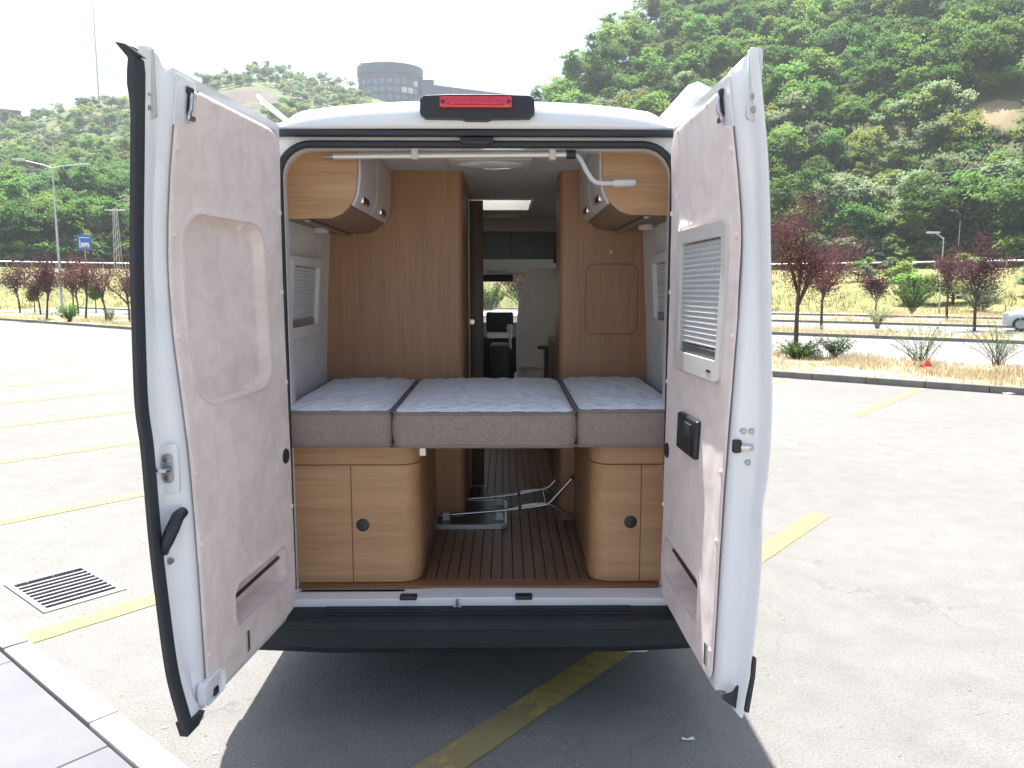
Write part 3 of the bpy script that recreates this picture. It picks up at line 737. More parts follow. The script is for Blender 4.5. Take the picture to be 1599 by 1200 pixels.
        b = MB(); b.plate([rrect(-.016, .016, z-.042, z+.045, .012, 4)], lambda a, c, t: D(.8185+t, wm+a, c), 0, .006); lt = b.build('latch_plate', steel, dr, bevel=.002)
        b = MB(); b.tube([D(.825, wm-.012, z), D(.845, wm-.006, z), D(.848, wm+.012, z+.001), D(.838, wm+.03, z+.001)], .0065, 8); b.build('latch_loop', chrome, dr)
        for zz in (z-.026, z+.026):
            b = MB(); b.tube([D(.824, wm, zz), D(.829, wm, zz)], .0085, 10); b.build('screw', chrome, dr)
        # black pull lever
        wl = win(.75, 1.05)+.018
        b = MB(); b.tube([D(.80, wl-.012, 1.10), D(.83, wl-.012, 1.095), D(.848, wl-.002, 1.06), D(.85, wl+.016, 1.02), D(.848, wl+.030, .995), D(.83, wl+.034, .985)], [.016, .019, .020, .018, .016, .012], 10); b.build('pull_lever', blackp, dr, smooth=60)
        b = MB(); b.tube([D(.822, wl+.022, .955), D(.832, wl+.022, .955)], .010, 10); b.build('bolt', steel, dr)
        b = MB(); b.rbox(.66, .79, -.012, .0, .47, .545, .02, 3, fn=lambda a, c, z: D(a, win(.7, z)-.001+c, z)); b.build('lower_latch_housing', white, dr)
        b = MB(); b.rbox(.70, .73, -.018, -.010, .475, .50, .003, 1, fn=lambda a, c, z: D(a, win(.7, z)+c, z)); b.build('lower_latch', blackp, dr)
    else:
        # window frame, pleated blind and bottom rail
        W = lambda u, w, z: D(u, win(u, z)+w, z)
        fo = rrect(.165, .685, 1.472, 1.972, .03, 4); fi = rrect(.215, .645, 1.535, 1.925, .01, 2)
        b = MB(); b.plate([dens(fo, .06), dens(fi, .06)], lambda a, c, t: W(a, t, c), -.026, -.002); fr = b.build('window_frame', creamp, dr, smooth=35, bevel=.004)
        npl = 20
        for k in range(npl):
            z1 = 1.922-k*.0176; z0 = z1-.0176; zm = (z0+z1)/2; w0 = -.006; w1 = -.018
            b = MB(); us = [.219+.422*q_/6 for q_ in range(7)]
            b.add([W(u, w_, z_) for u in us for w_, z_ in ((w0, z1), (w1, zm), (w0, z0))], [f_ for q_ in range(6) for f_ in ((3*q_, 3*q_+3, 3*q_+4, 3*q_+1), (3*q_+1, 3*q_+4, 3*q_+5, 3*q_+2))])
            b.build('blind_pleat', blind_m, dr, smooth=0)
        b = MB(); b.rbox(.219, .641, -.014, -.004, 1.537, 1.566, .003, 1, fn=W); b.build('blind_rail', steel, dr)
        b = MB(); b.grid(lambda i, j: W(.216+.428*i, .001, 1.536+.389*j), 8, 12); b.build('window_pane', glass_dark, dr, smooth=60)
        b = MB(); b.rbox(.57, .595, -.0275, -.026, 1.495, 1.503, .0006, 1, fn=W); b.rbox(.60, .612, -.0275, -.026, 1.495, 1.503, .0006, 1, fn=W); b.build('maker_mark', blackp, dr, smooth=0)
        # black handle block
        b = MB(); b.rbox(.27, .50, -.030, -.004, 1.185, 1.318, .010, 3, fn=W); hd = b.build('inner_handle', blackp, dr)
        b = MB(); b.rbox(.30, .46, -.036, -.028, 1.20, 1.30, .004, 2, fn=W); b.build('handle_grip', seal, dr)
        # latch and bolts in the end face
        z = 1.295; i7 = win(.75, z); e = wout(.87, z); wm = i7+.03
        b = MB(); b.rbox(.780, .800, -.030, -.005, z-.022, z+.018, .004, 1, fn=lambda a, c, z_: D(a, wm+c, z_)); b.build('latch_body', blackp, dr)
        b = MB(); b.rbox(.797, .810, -.012, .028, z-.012, z+.006, .005, 2, fn=lambda a, c, z_: D(a, wm+c, z_)); b.build('latch_tongue', chrome, dr)
        for dw, dz in ((.022, .045), (-.001, .045), (.014, -.05)):
            q_ = endu(wm+dw, z+dz); b = MB(); b.tube([D(q_-.006, wm+dw, z+dz), D(q_+.004, wm+dw, z+dz), D(q_+.006, wm+dw, z+dz)], [.009, .009, .006], 10); b.build('bolt', steel, dr)
        b = MB(); b.plate([[(-.030, .512), (-.004, .492), (.024, .470), (.034, .50), (.046, .590), (.041, .615), (.030, .56), (.010, .525)]], lambda a, c, t: D(.812+t, a, c), 0, .018); b.build('lower_corner_seal', seal, dr, bevel=.003)
        b = MB(); b.plate([[(.030, .488), (.043, .485), (.058, .60), (.060, .660), (.050, .664), (.046, .60)]], lambda a, c, t: D(.858+t, a, c), 0, .014); b.build('lower_edge_strip', seal, dr, bevel=.003)
    # hinges between door and body
    for z in (.75, 1.45, 2.15):
        b = MB(); b.tube([D(-.03, .05, z-.05), D(-.03, .05, z+.05)], .016, 10); b.rbox(-.06, .10, .06, .075, z-.04, z+.04, .006, 1, fn=D); b.build('hinge', white, dr)
    return dr
seam_m = plain('seam_piping', (.66, .56, .52), .8)
t = NT('pleated_blind'); t.base((.60, .60, .60)); t.set(Roughness=.65); blind_m = t.m
make_door(-1); make_door(1)

# ------------------------------------------------------------------ interior shell
IZ = 2.375
b = MB(); b.plate([[(-.82, .135), (.84, .135), (.84, 3.72), (-.82, 3.72)], [(-.22, 2.22), (-.22, 2.88), (.30, 2.88), (.30, 2.22)]], lambda a, c, t_: (a, c, t_), IZ, IZ+.02); b.build('ceiling', headliner, van, smooth=0)  # ceiling hole belongs to the added light hatch
t = NT('opal_acrylic'); t.t.nodes.remove(t.b); tl_ = t.n('ShaderNodeBsdfTranslucent'); tl_.inputs['Color'].default_value = (.8, .8, .79, 1); t.l(tl_.outputs[0], t.out.inputs['Surface']); opal = t.m
b = MB(); b.rbox(-.26, .34, 2.17, 2.93, 2.525, 2.575, .02, 2); b.build('added_hatch_lid', opal, van)  # hatch added to let daylight onto the aisle and seat back
b = MB(); b.plate([[(-.235, 2.205), (.315, 2.205), (.315, 2.895), (-.235, 2.895)], [(-.215, 2.225), (.295, 2.225), (.295, 2.875), (-.215, 2.875)]], lambda a, c, t_: (a, c, t_), IZ-.012, 2.528); b.build('added_hatch_frame', creamp, van, smooth=0)
def wx(z, s): return (-.852 if s < 0 else .885)+( .055*max(0, (z-1.3)/.75) if s < 0 else -.045*max(0, (z-1.3)/.75))
for s in (-1, 1):
    b = MB(); b.grid(lambda i, j: (wx(.5+1.87*j, s), .132+3.5*i, .5+1.87*j), 4, 20); b.add([(wx(.5, s)+s*.02, .132, .5), (wx(.5, s)+s*.02, 3.632, .5), (wx(2.37, s)+s*.02, 3.632, 2.37), (wx(2.37, s)+s*.02, .132, 2.37)], [(0, 1, 2, 3)])
    wl = b.build('wall_lining', suede_grey, van, smooth=60)
    Q = lambda a, c, z: (wx(z, s)-s*c, a, z)
    y0, y1, z0, z1 = (.18, .72, 1.545, 1.905) if s < 0 else (.22, .66, 1.57, 1.925)
    b = MB(); b.plate([rrect(y0, y1, z0, z1, .03, 4), rrect(y0+.045, y1-.045, z0+.05, z1-.04, .01, 2)], lambda a, c, t_: Q(a, t_, c), .002, .03); b.build('window_frame', creamp, wl, bevel=.003)
    b = MB(); npl = 16; zt = z1-.042; hgt = (z1-z0-.125)/npl
    for k in range(npl):
        za = zt-k*hgt; zb_ = za-hgt; zm = (za+zb_)/2
        b.add([Q(y0+.046, .004, za), Q(y0+.046, .012, zm), Q(y0+.046, .004, zb_), Q(y1-.046, .004, za), Q(y1-.046, .012, zm), Q(y1-.046, .004, zb_)], [(0, 3, 4, 1), (1, 4, 5, 2)])
    b.build('pleated_blind', blind_m, wl, smooth=0)
    b = MB(); b.rbox(y0+.046, y1-.046, .004, .014, z0+.053, z0+.08, .002, 1, fn=Q); b.build('blind_rail', steel, wl)
# timber floor in strips, edge ledge
b = MB(); b.box(-.86, .88, .10, 3.6, .455, .49); fl = b.build('van_floor', caulk, van, smooth=0)
pw = .0488; x = -.29
pm = MB(); pm.rbox(-pw/2+.0022, pw/2-.0022, .0, 3.3, 0, .012, .0012, 1); pme = pm.mesh('plank', deck, 30)
k = 0
while x < .58:
    o = link('plank', pme, fl); o.location = (x+pw/2, .112, .489+random.uniform(-.0006, .0006)); x += pw
b = MB(); b.rbox(AP0+.01, AP1-.01, .032, .109, .485, .512, .006); ld = b.build('floor_edge', ledge, van)
# under-bed cabinets with one rounded vertical corner each
def cabinet(x0, x1, s, doorx, knob, lab):
    """s=+1: rounded corner at x1 (left unit), s=-1: rounded corner at x0"""
    r = .075; y0, y1 = .085, 1.0
    def outl(g=0., n=8):
        if s > 0: return [(x0, y1), (x0, y0-g)]+[(x1-r+(r+g)*math.sin(R(90*k/n)), y0+r-(r+g)*math.cos(R(90*k/n))) for k in range(n+1)]+[(x1+g, y1)]
        return [(x1, y1), (x1, y0-g)]+[(x0+r-(r+g)*math.sin(R(90*k/n)), y0+r-(r+g)*math.cos(R(90*k/n))) for k in range(n+1)]+[(x0-g, y1)]
    def strip(g0, g1, xa, z0, z1, ylim):
        A, B_ = outl(g0), outl(g1)
        def cut(P):
            o = []
            for p in P[1:-1]: o.append(p)
            o[0] = (xa, o[0][1])
            e = P[-1]; o.append((e[0], ylim)); return o
        a_, b_ = cut(A), cut(B_); loop = a_+b_[::-1]
        mbx = MB(); mbx.plate([loop], lambda p, q, t_: (p, q, t_), z0, z1); return mbx
    b = MB(); b.plate([outl()], lambda p, q, t_: (p, q, t_), .500, 1.108); cb_ = b.build('underbed_cabinet', wood_h, van, smooth=50); cb_['label'] = lab
    strip(.0005, .012, x0 if s > 0 else x1, 1.030, 1.104, .30).build('top_rail', wood_h, cb_, smooth=50, bevel=.0015)
    strip(.0005, .012, doorx, .515, 1.026, .30).build('cabinet_door', wood_h, cb_, smooth=50, bevel=.0015)
    b = MB(); xa, xb = (x0+.002, doorx-.003) if s > 0 else (doorx+.003, x1-.002)
    b.box(xa, xb, y0-.012, y0-.0005, .515, 1.026); b.build('fixed_panel', wood_h, cb_, smooth=0, bevel=.0015)
    b = MB(); b.tube([(knob[0], y0-.011, knob[1]), (knob[0], y0-.017, knob[1]), (knob[0], y0-.020, knob[1])], [.027, .027, .022], 22); b.build('push_knob', blackp, cb_, smooth=50)
    return cb_
cabinet(-.80, -.262, 1, -.535, (-.490, .768), 'oak cabinet under the bed with knob beside its door seam')
cabinet(.492, .83, -1, .690, (.648, .778), 'oak cabinet under the bed with rounded inner corner and black knob')
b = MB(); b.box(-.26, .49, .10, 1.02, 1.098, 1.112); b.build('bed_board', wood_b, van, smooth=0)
b = MB(); b.rbox(-.255, -.225, .14, .17, 1.05, 1.097, .003, 1); b.build('bed_support_bracket', alu, van)
b = MB(); b.rbox(-.258, -.248, .22, .24, 1.02, 1.085, .003, 1); b.build('brass_catch', plain('brass', (.55, .40, .15), .35, .8), van)
# overhead cabinets
def overhead(s, lab):
    if s < 0: pts = [(-.845, 2.374), (-.488, 2.374), (-.490, 2.22), (-.500, 2.15), (-.520, 2.105), (-.555, 2.070), (-.60, 2.053), (-.84, 2.048)]
    else: pts = [(.865, 2.374), (.515, 2.374), (.517, 2.23), (.528, 2.16), (.552, 2.115), (.588, 2.082), (.635, 2.068), (.862, 2.064)]
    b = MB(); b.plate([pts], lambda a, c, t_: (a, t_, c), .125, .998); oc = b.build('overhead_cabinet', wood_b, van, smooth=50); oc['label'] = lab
    c0 = (sum(p[0] for p in pts)/8, sum(p[1] for p in pts)/8)
    b = MB(); b.plate([pts], lambda a, c, t_: (a-s*.004, t_, c-.003), .108, .1249); b.build('end_panel', wood_h, oc, smooth=50, bevel=.002)
    arc = pts[1:5]
    for y0, y1 in ((.132, .545), (.555, .985)):
        b = MB(); of = -s*.010
        inn = [(a-s*.001, c) for a, c in arc]; out = [(a-s*.014, c-.004) for a, c in arc]
        b.plate([inn+out[::-1]], lambda a, c, t_: (a, t_, c), y0, y1); b.build('cabinet_door', lamwhite, oc, smooth=50, bevel=.003)
        yc = y0+.17 if y0 < .3 else y1-.2
        p = (arc[2][0]*.75+arc[3][0]*.25-s*.013, arc[2][1]*.75+arc[3][1]*.25)
        b = MB(); b.rbox(p[0]-.010, p[0]+.010, yc-.075, yc+.075, p[1]-.017, p[1]+.017, .007, 2); lk = b.build('latch', chrome, oc)
        b = MB(); b.rbox(p[0]-s*.011-.004, p[0]-s*.011+.004, yc-.065, yc+.03, p[1]-.013, p[1]+.010, .003, 1); b.build('latch_button', blackp, oc)
    zb = 2.046 if s < 0 else 2.062
    b = MB(); xm = -.70 if s < 0 else .70
    b.rbox(xm-.012, xm+.012, .13, .98, zb-.010, zb+.002, .003, 1); b.build('light_strip', steel, oc)
    xm = -.76 if s < 0 else .79
    b = MB(); b.tube([(xm, .62, zb+.003), (xm, .62, zb-.012), (xm, .62, zb-.02)], [.04, .04, .03], 16); b.build('spot_lamp', creamp, oc, smooth=50)
overhead(-1, 'overhead locker with pale doors on the side of the tall wardrobe'); overhead(1, 'overhead locker with pale doors above the hatch panel')
# tall wardrobe wall on one side, kitchen back panel on the other
b = MB()
wr = [(-.86, 1.0), (-.135, 1.0)]+[(-.135+.03*math.sin(R(15*k)), 1.03-.03*math.cos(R(15*k))) for k in range(1, 7)]+[(-.105, 1.66), (-.86, 1.66)]
b.plate([wr], lambda a, c, t_: (a, c, t_), .50, 2.374); b.build('wardrobe', wood_v, van, smooth=50)
b = MB(); b.box(-.86, -.118, 1.663, 2.4, .50, 2.374); b.build('bathroom_wall', wood_d, van, smooth=0)
b = MB(); b.rbox(-.115, -.018, 1.72, 1.755, .51, 2.305, .006); bd = b.build('bathroom_door', wood_d, van)
b = MB(); b.tube([(-.088, 1.72, 1.562), (-.088, 1.69, 1.562), (-.088, 1.675, 1.562)], [.008, .010, .016], 12); b.build('door_knob', chrome, bd, smooth=60)
b = MB(); b.rbox(-.116, -.10, 1.662, 1.70, .51, 2.31, .003, 1); b.build('door_post', alu, van)
b = MB()
kr_ = [(.905, 1.0), (.435, 1.0)]+[(.435-.03*math.sin(R(15*k)), 1.03-.03*math.cos(R(15*k))) for k in range(1, 7)]+[(.405, 1.30), (.905, 1.30)]
b.plate([kr_], lambda a, c, t_: (a, c, t_), .50, 2.374); pn = b.build('partition_panel', wood_v, van, smooth=50)
b = MB(); b.plate([rrect(.545, .818, 1.527, 1.893, .045, 6)], lambda a, c, t_: (a, t_, c), .993, .9985); b.build('hatch', wood_v, pn, bevel=.001)
b = MB(); b.plate([rrect(.5425, .8205, 1.5245, 1.8955, .0475, 6), rrect(.5455, .8175, 1.5275, 1.8925, .0445, 6)], lambda a, c, t_: (a, t_, c), .9955, .9988); b.build('hatch_gap', wood_d, pn, smooth=0)
b = MB(); b.tube([(.675, 1.0, 1.957), (.675, .99, 1.957)], .010, 12); b.build('lock', steel, pn)
b = MB(); b.rbox(.44, .90, 1.302, 2.6, .50, 1.42, .006); b.build('kitchen_unit', wood_d, van)
b = MB(); b.box(.455, .90, 1.302, 1.9, 1.43, 2.374); b.build('fridge_tower', blackp, van, smooth=0)
b = MB()
for k in range(4): b.tube([(.44, 1.40+.06*k, 2.24-.05*k), (.42, 1.42+.06*k, 2.10-.06*k)], .012, 6)
b.build('hanging_hooks', blackp, van)
for y, nm in ((.72, 1), (3.35, 0)):
    b = MB(); b.rbox(-.15, .245, y-.13, y+.13, IZ-.014, IZ-.001, .006); lm = b.build('ceiling_lamp', creamp, van)
    b = MB(); b.grid(lambda i, j: (.048+.165*math.cos(2*PI*i)*math.sin(PI/2*j), y+.10*math.sin(2*PI*i)*math.sin(PI/2*j), IZ-.014-.022*math.cos(PI/2*j)), 28, 6); b.build('lamp_dome', lampglass, lm, smooth=60)
# cab end: overhead shelf, headliner, dashboard, seats
b = MB(); b.rbox(-.80, .80, 3.60, 3.72, 2.02, 2.374, .01); sh = b.build('cab_shelf', bluegrey, van)
b = MB(); b.box(.168, .172, 3.598, 3.601, 2.03, 2.26); b.build('shelf_seam', seal, sh, smooth=0)
b = MB(); b.rbox(-.80, .80, 3.56, 3.73, 2.255, 2.374, .01); b.build('shelf_beam', cabcream, van)
b = MB(); b.grid(lambda i, j: (-.82+1.64*i, 3.66+.80*j, 2.03-.13*j**1.5), 8, 6); b.build('cab_headliner', cabcream, van, smooth=60)
b = MB(); b.rbox(-.05, .13, 4.28, 4.34, 1.905, 1.955, .01); b.build('interior_light', steel, van)
b = MB(); b.rbox(-.16, .20, 4.36, 4.39, 1.835, 1.905, .012); b.build('rear_view_mirror', blackp, van)
b = MB(); b.rbox(.12, .62, 4.38, 4.41, 1.90, 1.99, .01); b.build('sun_visor', cabcream, van)
b = MB(); b.loft([[(x, y, z) for y, z in ((4.45, .9), (4.42, 1.30), (4.5, 1.44), (4.7, 1.50), (5.0, 1.45), (5.02, .9))] for x in (-.84, -.3, .3, .84)]); ds = b.build('dashboard', blackp, van, smooth=30)
b = MB(); b.rbox(-.06, .20, 4.25, 4.42, 1.36, 1.545, .012); b.build('screen_binnacle', seal, ds)
b = MB(); b.rbox(-.05, .19, 4.245, 4.25, 1.30, 1.35, .004, 1); b.build('control_strip', alu, ds)
b = MB(); b.rbox(-.02, .16, 4.0, 4.4, .60, 1.25, .02); b.build('centre_console', blackp, van)
b = MB(); b.tube([(.17, 4.25, 1.20), (.165, 4.2, 1.36)], .012, 8); b.tube([(.165, 4.2, 1.35), (.165, 4.195, 1.40), (.165, 4.19, 1.43)], [.022, .032, .024], 10); b.build('gear_lever', creamp, van, smooth=50)
def seat(cx):
    b = MB(); rg = []
    for z, hw, y0, y1 in ((.98, .215, 3.44, 3.60), (1.15, .225, 3.42, 3.60), (1.35, .225, 3.41, 3.58), (1.55, .215, 3.42, 3.57), (1.70, .195, 3.44, 3.57), (1.82, .165, 3.46, 3.57), (1.90, .135, 3.47, 3.56), (1.94, .10, 3.485, 3.545), (1.945, .03, 3.50, 3.53)):
        rg.append([(cx+hw*sgn(math.cos(2*PI*k/24))*abs(math.cos(2*PI*k/24))**.45, (y0+y1)/2+(y1-y0)/2*sgn(math.sin(2*PI*k/24))*abs(math.sin(2*PI*k/24))**.6, z) for k in range(24)])
    b.loft(rg); st = b.build('seat', seatm, van, smooth=60)
    b = MB(); b.rbox(cx-.24, cx+.24, 3.42, 4.0, .86, 1.02, .05, 3); b.build('seat_cushion', seatm, st, smooth=50)
    b = MB(); b.rbox(cx-.2, cx+.2, 3.45, 3.95, .45, .86, .02); b.build('seat_base', blackp, st)
    b = MB(); b.grid(lambda i, j: (cx-.19+.38*i, 3.412+.006*math.sin(i*31)*(j > .7), 1.10+.30*j+.01*math.sin(i*9)), 24, 8); b.build('seat_pocket', seatm, st, smooth=60)
def sgn(v): return 1 if v >= 0 else -1
seat(.44); seat(-.52)
b = MB(); b.tube([(.455, 2.9, 1.30), (.455, 2.9, 1.325)], .085, 24); b.tube([(.47, 2.9, .5), (.47, 2.9, 1.30)], .045, 12); b.build('swivel_table', wood_d, van)
b = MB(); b.box(-.9, .9, 3.6, 5.0, .42, .46); b.build('cab_floor', blackp, van, smooth=0)

# ------------------------------------------------------------------ mattresses
def mattress(x0, x1, y0, y1, z0, z1, label, seed):
    root = thing('mattress', label, 'mattress', ((x0+x1)/2, (y0+y1)/2, z0), world_parts=True)
    r = .045; crown = .016
    n = 8
    lp_ = rrect(x0, x1, y0, y1, r, n)
    # border: bulging side wall
    b = MB(); rg = []
    for k in range(9):
        f = k/8; bl_ = .007*math.sin(PI*f); z = z0+.012+(z1-z0-.026)*f
        cx, cy = (x0+x1)/2, (y0+y1)/2
        rg.append([(p[0]+bl_*sgn(p[0]-cx)*(abs(p[0]-cx) > (x1-x0)/2-.05)+.0018*nz(p[0]*9, z*9, seed), p[1]+bl_*sgn(p[1]-cy)*(abs(p[1]-cy) > (y1-y0)/2-.05)+.0035*nz(p[0]*7, z*8, seed), z) for p in dens(lp_, .03)])
    b.loft(rg); b.build('border', border, root, smooth=60)
    # quilted top
    NX, NY = int((x1-x0)*110), int((y1-y0)*90)
    def tp(i, j):
        x = x0+.008+(x1-x0-.016)*i; y = y0+.008+(y1-y0-.016)*j
        # pull the four corners in to follow the rounded plan
        ex, ey = min(x-x0, x1-x), min(y-y0, y1-y)
        if ex < r and ey < r:
            d_ = math.hypot(r-ex, r-ey)
            if d_ > r-.006:
                f = (r-.006)/d_; nx_, ny_ = r-(r-ex)*f, r-(r-ey)*f
                x = x0+nx_ if x-x0 < x1-x else x1-nx_; y = y0+ny_ if y-y0 < y1-y else y1-ny_
        e = min(ex, ey)
        wav = math.sin((x*1.0+.035*math.sin(y*26+seed))*2*PI/.115)*math.sin((y+.03*math.sin(x*21+seed))*2*PI/.15)
        z = z1-.014+.020*(1-math.exp(-e/.022))+crown*math.sin(PI*i)*math.sin(PI*min(1, j*1.15)*.9)+.012*j
        z += (.006*abs(wav)**.55*sgn(wav)+.002*nz(x*12, y*12, seed))*(1-math.exp(-e/.03))
        return (x, y, z)
    b = MB(); b.grid(tp, NX, NY); b.build('quilted_top', tick, root, smooth=70, fix=False)
    for z, dz in ((z0+.010, 0), (z1-.014, 1)):
        b = MB(); P_ = [(p[0]+.0, p[1], z+(.012*max(0, (p[1]-y0)/(y1-y0)) if dz else 0)) for p in dens(lp_, .04)]; b.tube(P_+[P_[0]], .0068, 6); b.build('piping', piping, root, smooth=60)
    b = MB(); b.box(x0+.01, x1-.01, y0+.01, y1-.01, z0, z0+.014); b.build('underside', border, root, smooth=0)
    return root
mattress(-.815, -.353, .005, .995, 1.114, 1.276, 'grey bordered mattress section beside the blind window and wardrobe', 1)
mattress(-.344, .402, -.015, .998, 1.1145, 1.274, 'wide middle mattress section bridging the two under-bed cabinets', 2)
mattress(.411, .850, .005, .995, 1.114, 1.280, 'grey bordered mattress section below the hatch panel', 3)

# ------------------------------------------------------------------ awning crank clipped under the door head
ck = thing('awning_crank', 'silver awning crank rod with white bent handle under the door head', 'crank', (0, .06, 2.29), world_parts=True)
b = MB(); b.tube([(-.57, .062, 2.287), (.362, .058, 2.296)], .0115, 12); b.build('rod', alu, ck, smooth=60)
b = MB(); b.tube([(-.612, .062, 2.2865), (-.60, .062, 2.2865), (-.57, .062, 2.287)], [.004, .0065, .008], 8); b.build('hook_end', steel, ck, smooth=60)
b = MB(); b.tube([(.360, .058, 2.296), (.397, .058, 2.296)], .017, 12); b.build('joint', blackp, ck, smooth=50)
b = MB(); b.tube([(.395, .058, 2.296), (.410, .055, 2.288), (.422, .05, 2.268), (.442, .04, 2.226), (.462, .035, 2.196), (.478, .033, 2.184), (.505, .03, 2.180), (.55, .03, 2.180)], .0095, 10); b.build('crank_arm', creamp, ck, smooth=60)
b = MB(); b.tube([(.548, .03, 2.180), (.552, .03, 2.180), (.63, .03, 2.182), (.636, .03, 2.182)], [.012, .0145, .0145, .011], 12); b.build('grip', creamp, ck, smooth=60)
for x in (-.245, .305):
    b = MB(); b.rbox(x-.014, x+.014, .045, .085, 2.276, 2.318, .004, 1); b.build('clip', creamp, ck)

# ------------------------------------------------------------------ folding table on the van floor
ft = thing('folding_table', 'small folded table with dark board and bent metal legs on timber floor', 'table', (0, 1.05, .502), world_parts=True)
darkboard = plain('dark_board', (.05, .05, .055), .35, var=.2)
b = MB(); b.plate([rrect(-.262, .122, .84, 1.33, .04, 5)], lambda a, c, t_: (a, c, t_), .503, .522); tb = b.build('board', darkboard, ft)
b = MB(); b.plate([rrect(-.266, .126, .836, 1.334, .044, 5), rrect(-.252, .112, .85, 1.32, .035, 5)], lambda a, c, t_: (a, c, t_), .5025, .5265); b.build('board_edge', alu, tb, bevel=.002)
for y in (.95, 1.24):
    e_ = .05 if y > 1 else 0.
    b = MB(); b.tube([(-.205, y, .548), (.10, y, .572), (.20, y, .583), (.325+e_*.4, y, .600+e_*.3), (.345+e_*.5, y, .606+e_*.4), (.362+e_*.6, y, .620+e_*.6), (.478+e_, y, .752+e_)], .0072, 8); b.build('leg', chrome, ft, smooth=60)
    b = MB(); b.tube([(.075, y+.016, .555), (.20, y+.016, .592), (.33, y+.016, .607), (.35, y+.016, .604), (.37, y+.016, .595), (.505, y+.016, .512)], .0072, 8); b.build('leg', chrome, ft, smooth=60)
    for x in (-.205, .085):
        b = MB(); b.rbox(x-.018, x+.018, y-.014, y-.010, .522, .562, .003, 1); b.rbox(x-.018, x+.018, y+.018, y+.022, .522, .562, .003, 1); b.rbox(x-.022, x+.022, y-.014, y+.022, .522, .526, .001, 1); b.build('bracket', alu, ft)
    b = MB(); b.tube([(.195, y-.010, .588), (.195, y+.026, .588)], .009, 8); b.build('pivot', blackp, ft)
b = MB(); b.tube([(.335, .95, .603), (.335, 1.24, .603)], .006, 8); b.build('cross_bar', chrome, ft, smooth=60)
b = MB(); b.tube([(.484, .95, .758), (.474, .95, .747)], .011, 8); b.tube([(.534, 1.24, .808), (.524, 1.24, .797)], .011, 8); b.build('rubber_feet', seal, ft)

# ================================================================== OUTSIDE
rng = random.Random(11)
def leaf_cloud(pts, size, rd, droop=.0, aspect=.62):
    """one leafy face per point: a bent diamond in a random attitude"""
    b = MB()
    for p in pts:
        s = size*rd.uniform(.6, 1.3); a = rd.uniform(0, 2*PI); tl = rd.uniform(-.9, .9)
        ux = Vector((math.cos(a)*math.cos(tl), math.sin(a)*math.cos(tl), math.sin(tl)-droop)).normalized()
        w = Vector((-math.sin(a), math.cos(a), rd.uniform(-.7, .7))).normalized()
        p = Vector(p); n_ = ux.cross(w)*s*.15
        b.add([p-ux*s*.5, p+w*s*aspect*.5+n_, p+ux*s*.5, p-w*s*aspect*.5+n_], [(0, 1, 2, 3)])
    return b
def crown_pts(rd, rx, rz, zc, nclump, nleaf, spread, hollow=.45, flat=.0):
    out = []; lobes = []
    for k in range(rd.randint(6, 9)):
        a = rd.uniform(0, 2*PI); q = rd.uniform(.25, .78); e = rd.uniform(-.35, .85)
        lobes.append((Vector((math.cos(a)*rx*q, math.sin(a)*rx*q, zc+e*rz*.75)), rd.uniform(.34, .56)))
    for _ in range(nclump):
        while True:
            d = Vector((rd.gauss(0, 1), rd.gauss(0, 1), rd.gauss(0, 1)))
            if d.length > .01: break
        d.normalize(); 
        if d.z < -.55: d.z *= -.6
        rr = hollow+(1-hollow)*rd.random()**.6
        lc, lr = rd.choice(lobes); c = lc+Vector((d.x*rx*rr, d.y*rx*rr, d.z*rz*rr))*lr
        cr = spread*rd.uniform(.6, 1.35)
        for _ in range(nleaf):
            q = Vector((rd.gauss(0, 1), rd.gauss(0, 1), abs(rd.gauss(0, .75))-.15))
            out.append(c+q*cr*.5)
    return out
# prototypes for the hillside wood: crown and trunk meshes
PROTO = []
def wood_tree_meshes(seed, leaf, rx, rz, zc, ncl, nl, size):
    rd = random.Random(seed)
    cm = leaf_cloud(crown_pts(rd, rx, rz, zc, ncl, nl, rx*.26), size, rd).mesh('crown', leaf, 0, False)
    b = MB(); b.tube([(0, 0, -.8), (.05, .02, zc*.5), (.1, -.05, zc+rz*.4)], [.12, .09, .04], 6)
    for k in range(5):
        a = k*1.3+seed; b.tube([(.05, 0, zc*.5+.2*k), (math.cos(a)*rx*.4, math.sin(a)*rx*.4, zc+.15*k), (math.cos(a)*rx*.7, math.sin(a)*rx*.7, zc+rz*.4)], [.06, .04, .015], 5)
    return cm, b.mesh('trunk', bark, 50)
KINDS = [wood_tree_meshes(1, leaf_g, 2.9, 2.7, 3.6, 62, 42, .40), wood_tree_meshes(2, leaf_d, 3.1, 3.3, 4.0, 66, 44, .40), wood_tree_meshes(3, leaf_p, 2.6, 2.3, 3.1, 54, 40, .38),
         wood_tree_meshes(4, leaf_y, 2.5, 2.2, 2.9, 52, 40, .38), wood_tree_meshes(5, leaf_g, 2.2, 3.4, 4.2, 54, 42, .38), wood_tree_meshes(6, leaf_p, 3.2, 2.5, 3.3, 64, 42, .40)]
BUSH = [wood_tree_meshes(21, leaf_g, 1.7, 1.25, 1.0, 30, 36, .34), wood_tree_meshes(22, leaf_d, 1.9, 1.4, 1.1, 32, 36, .34), wood_tree_meshes(23, leaf_y, 1.8, 1.2, .95, 30, 36, .32), wood_tree_meshes(24, leaf_p, 1.7, 1.3, 1.0, 30, 36, .32)]
pcol = bpy.data.collections.new('wood_prototypes')
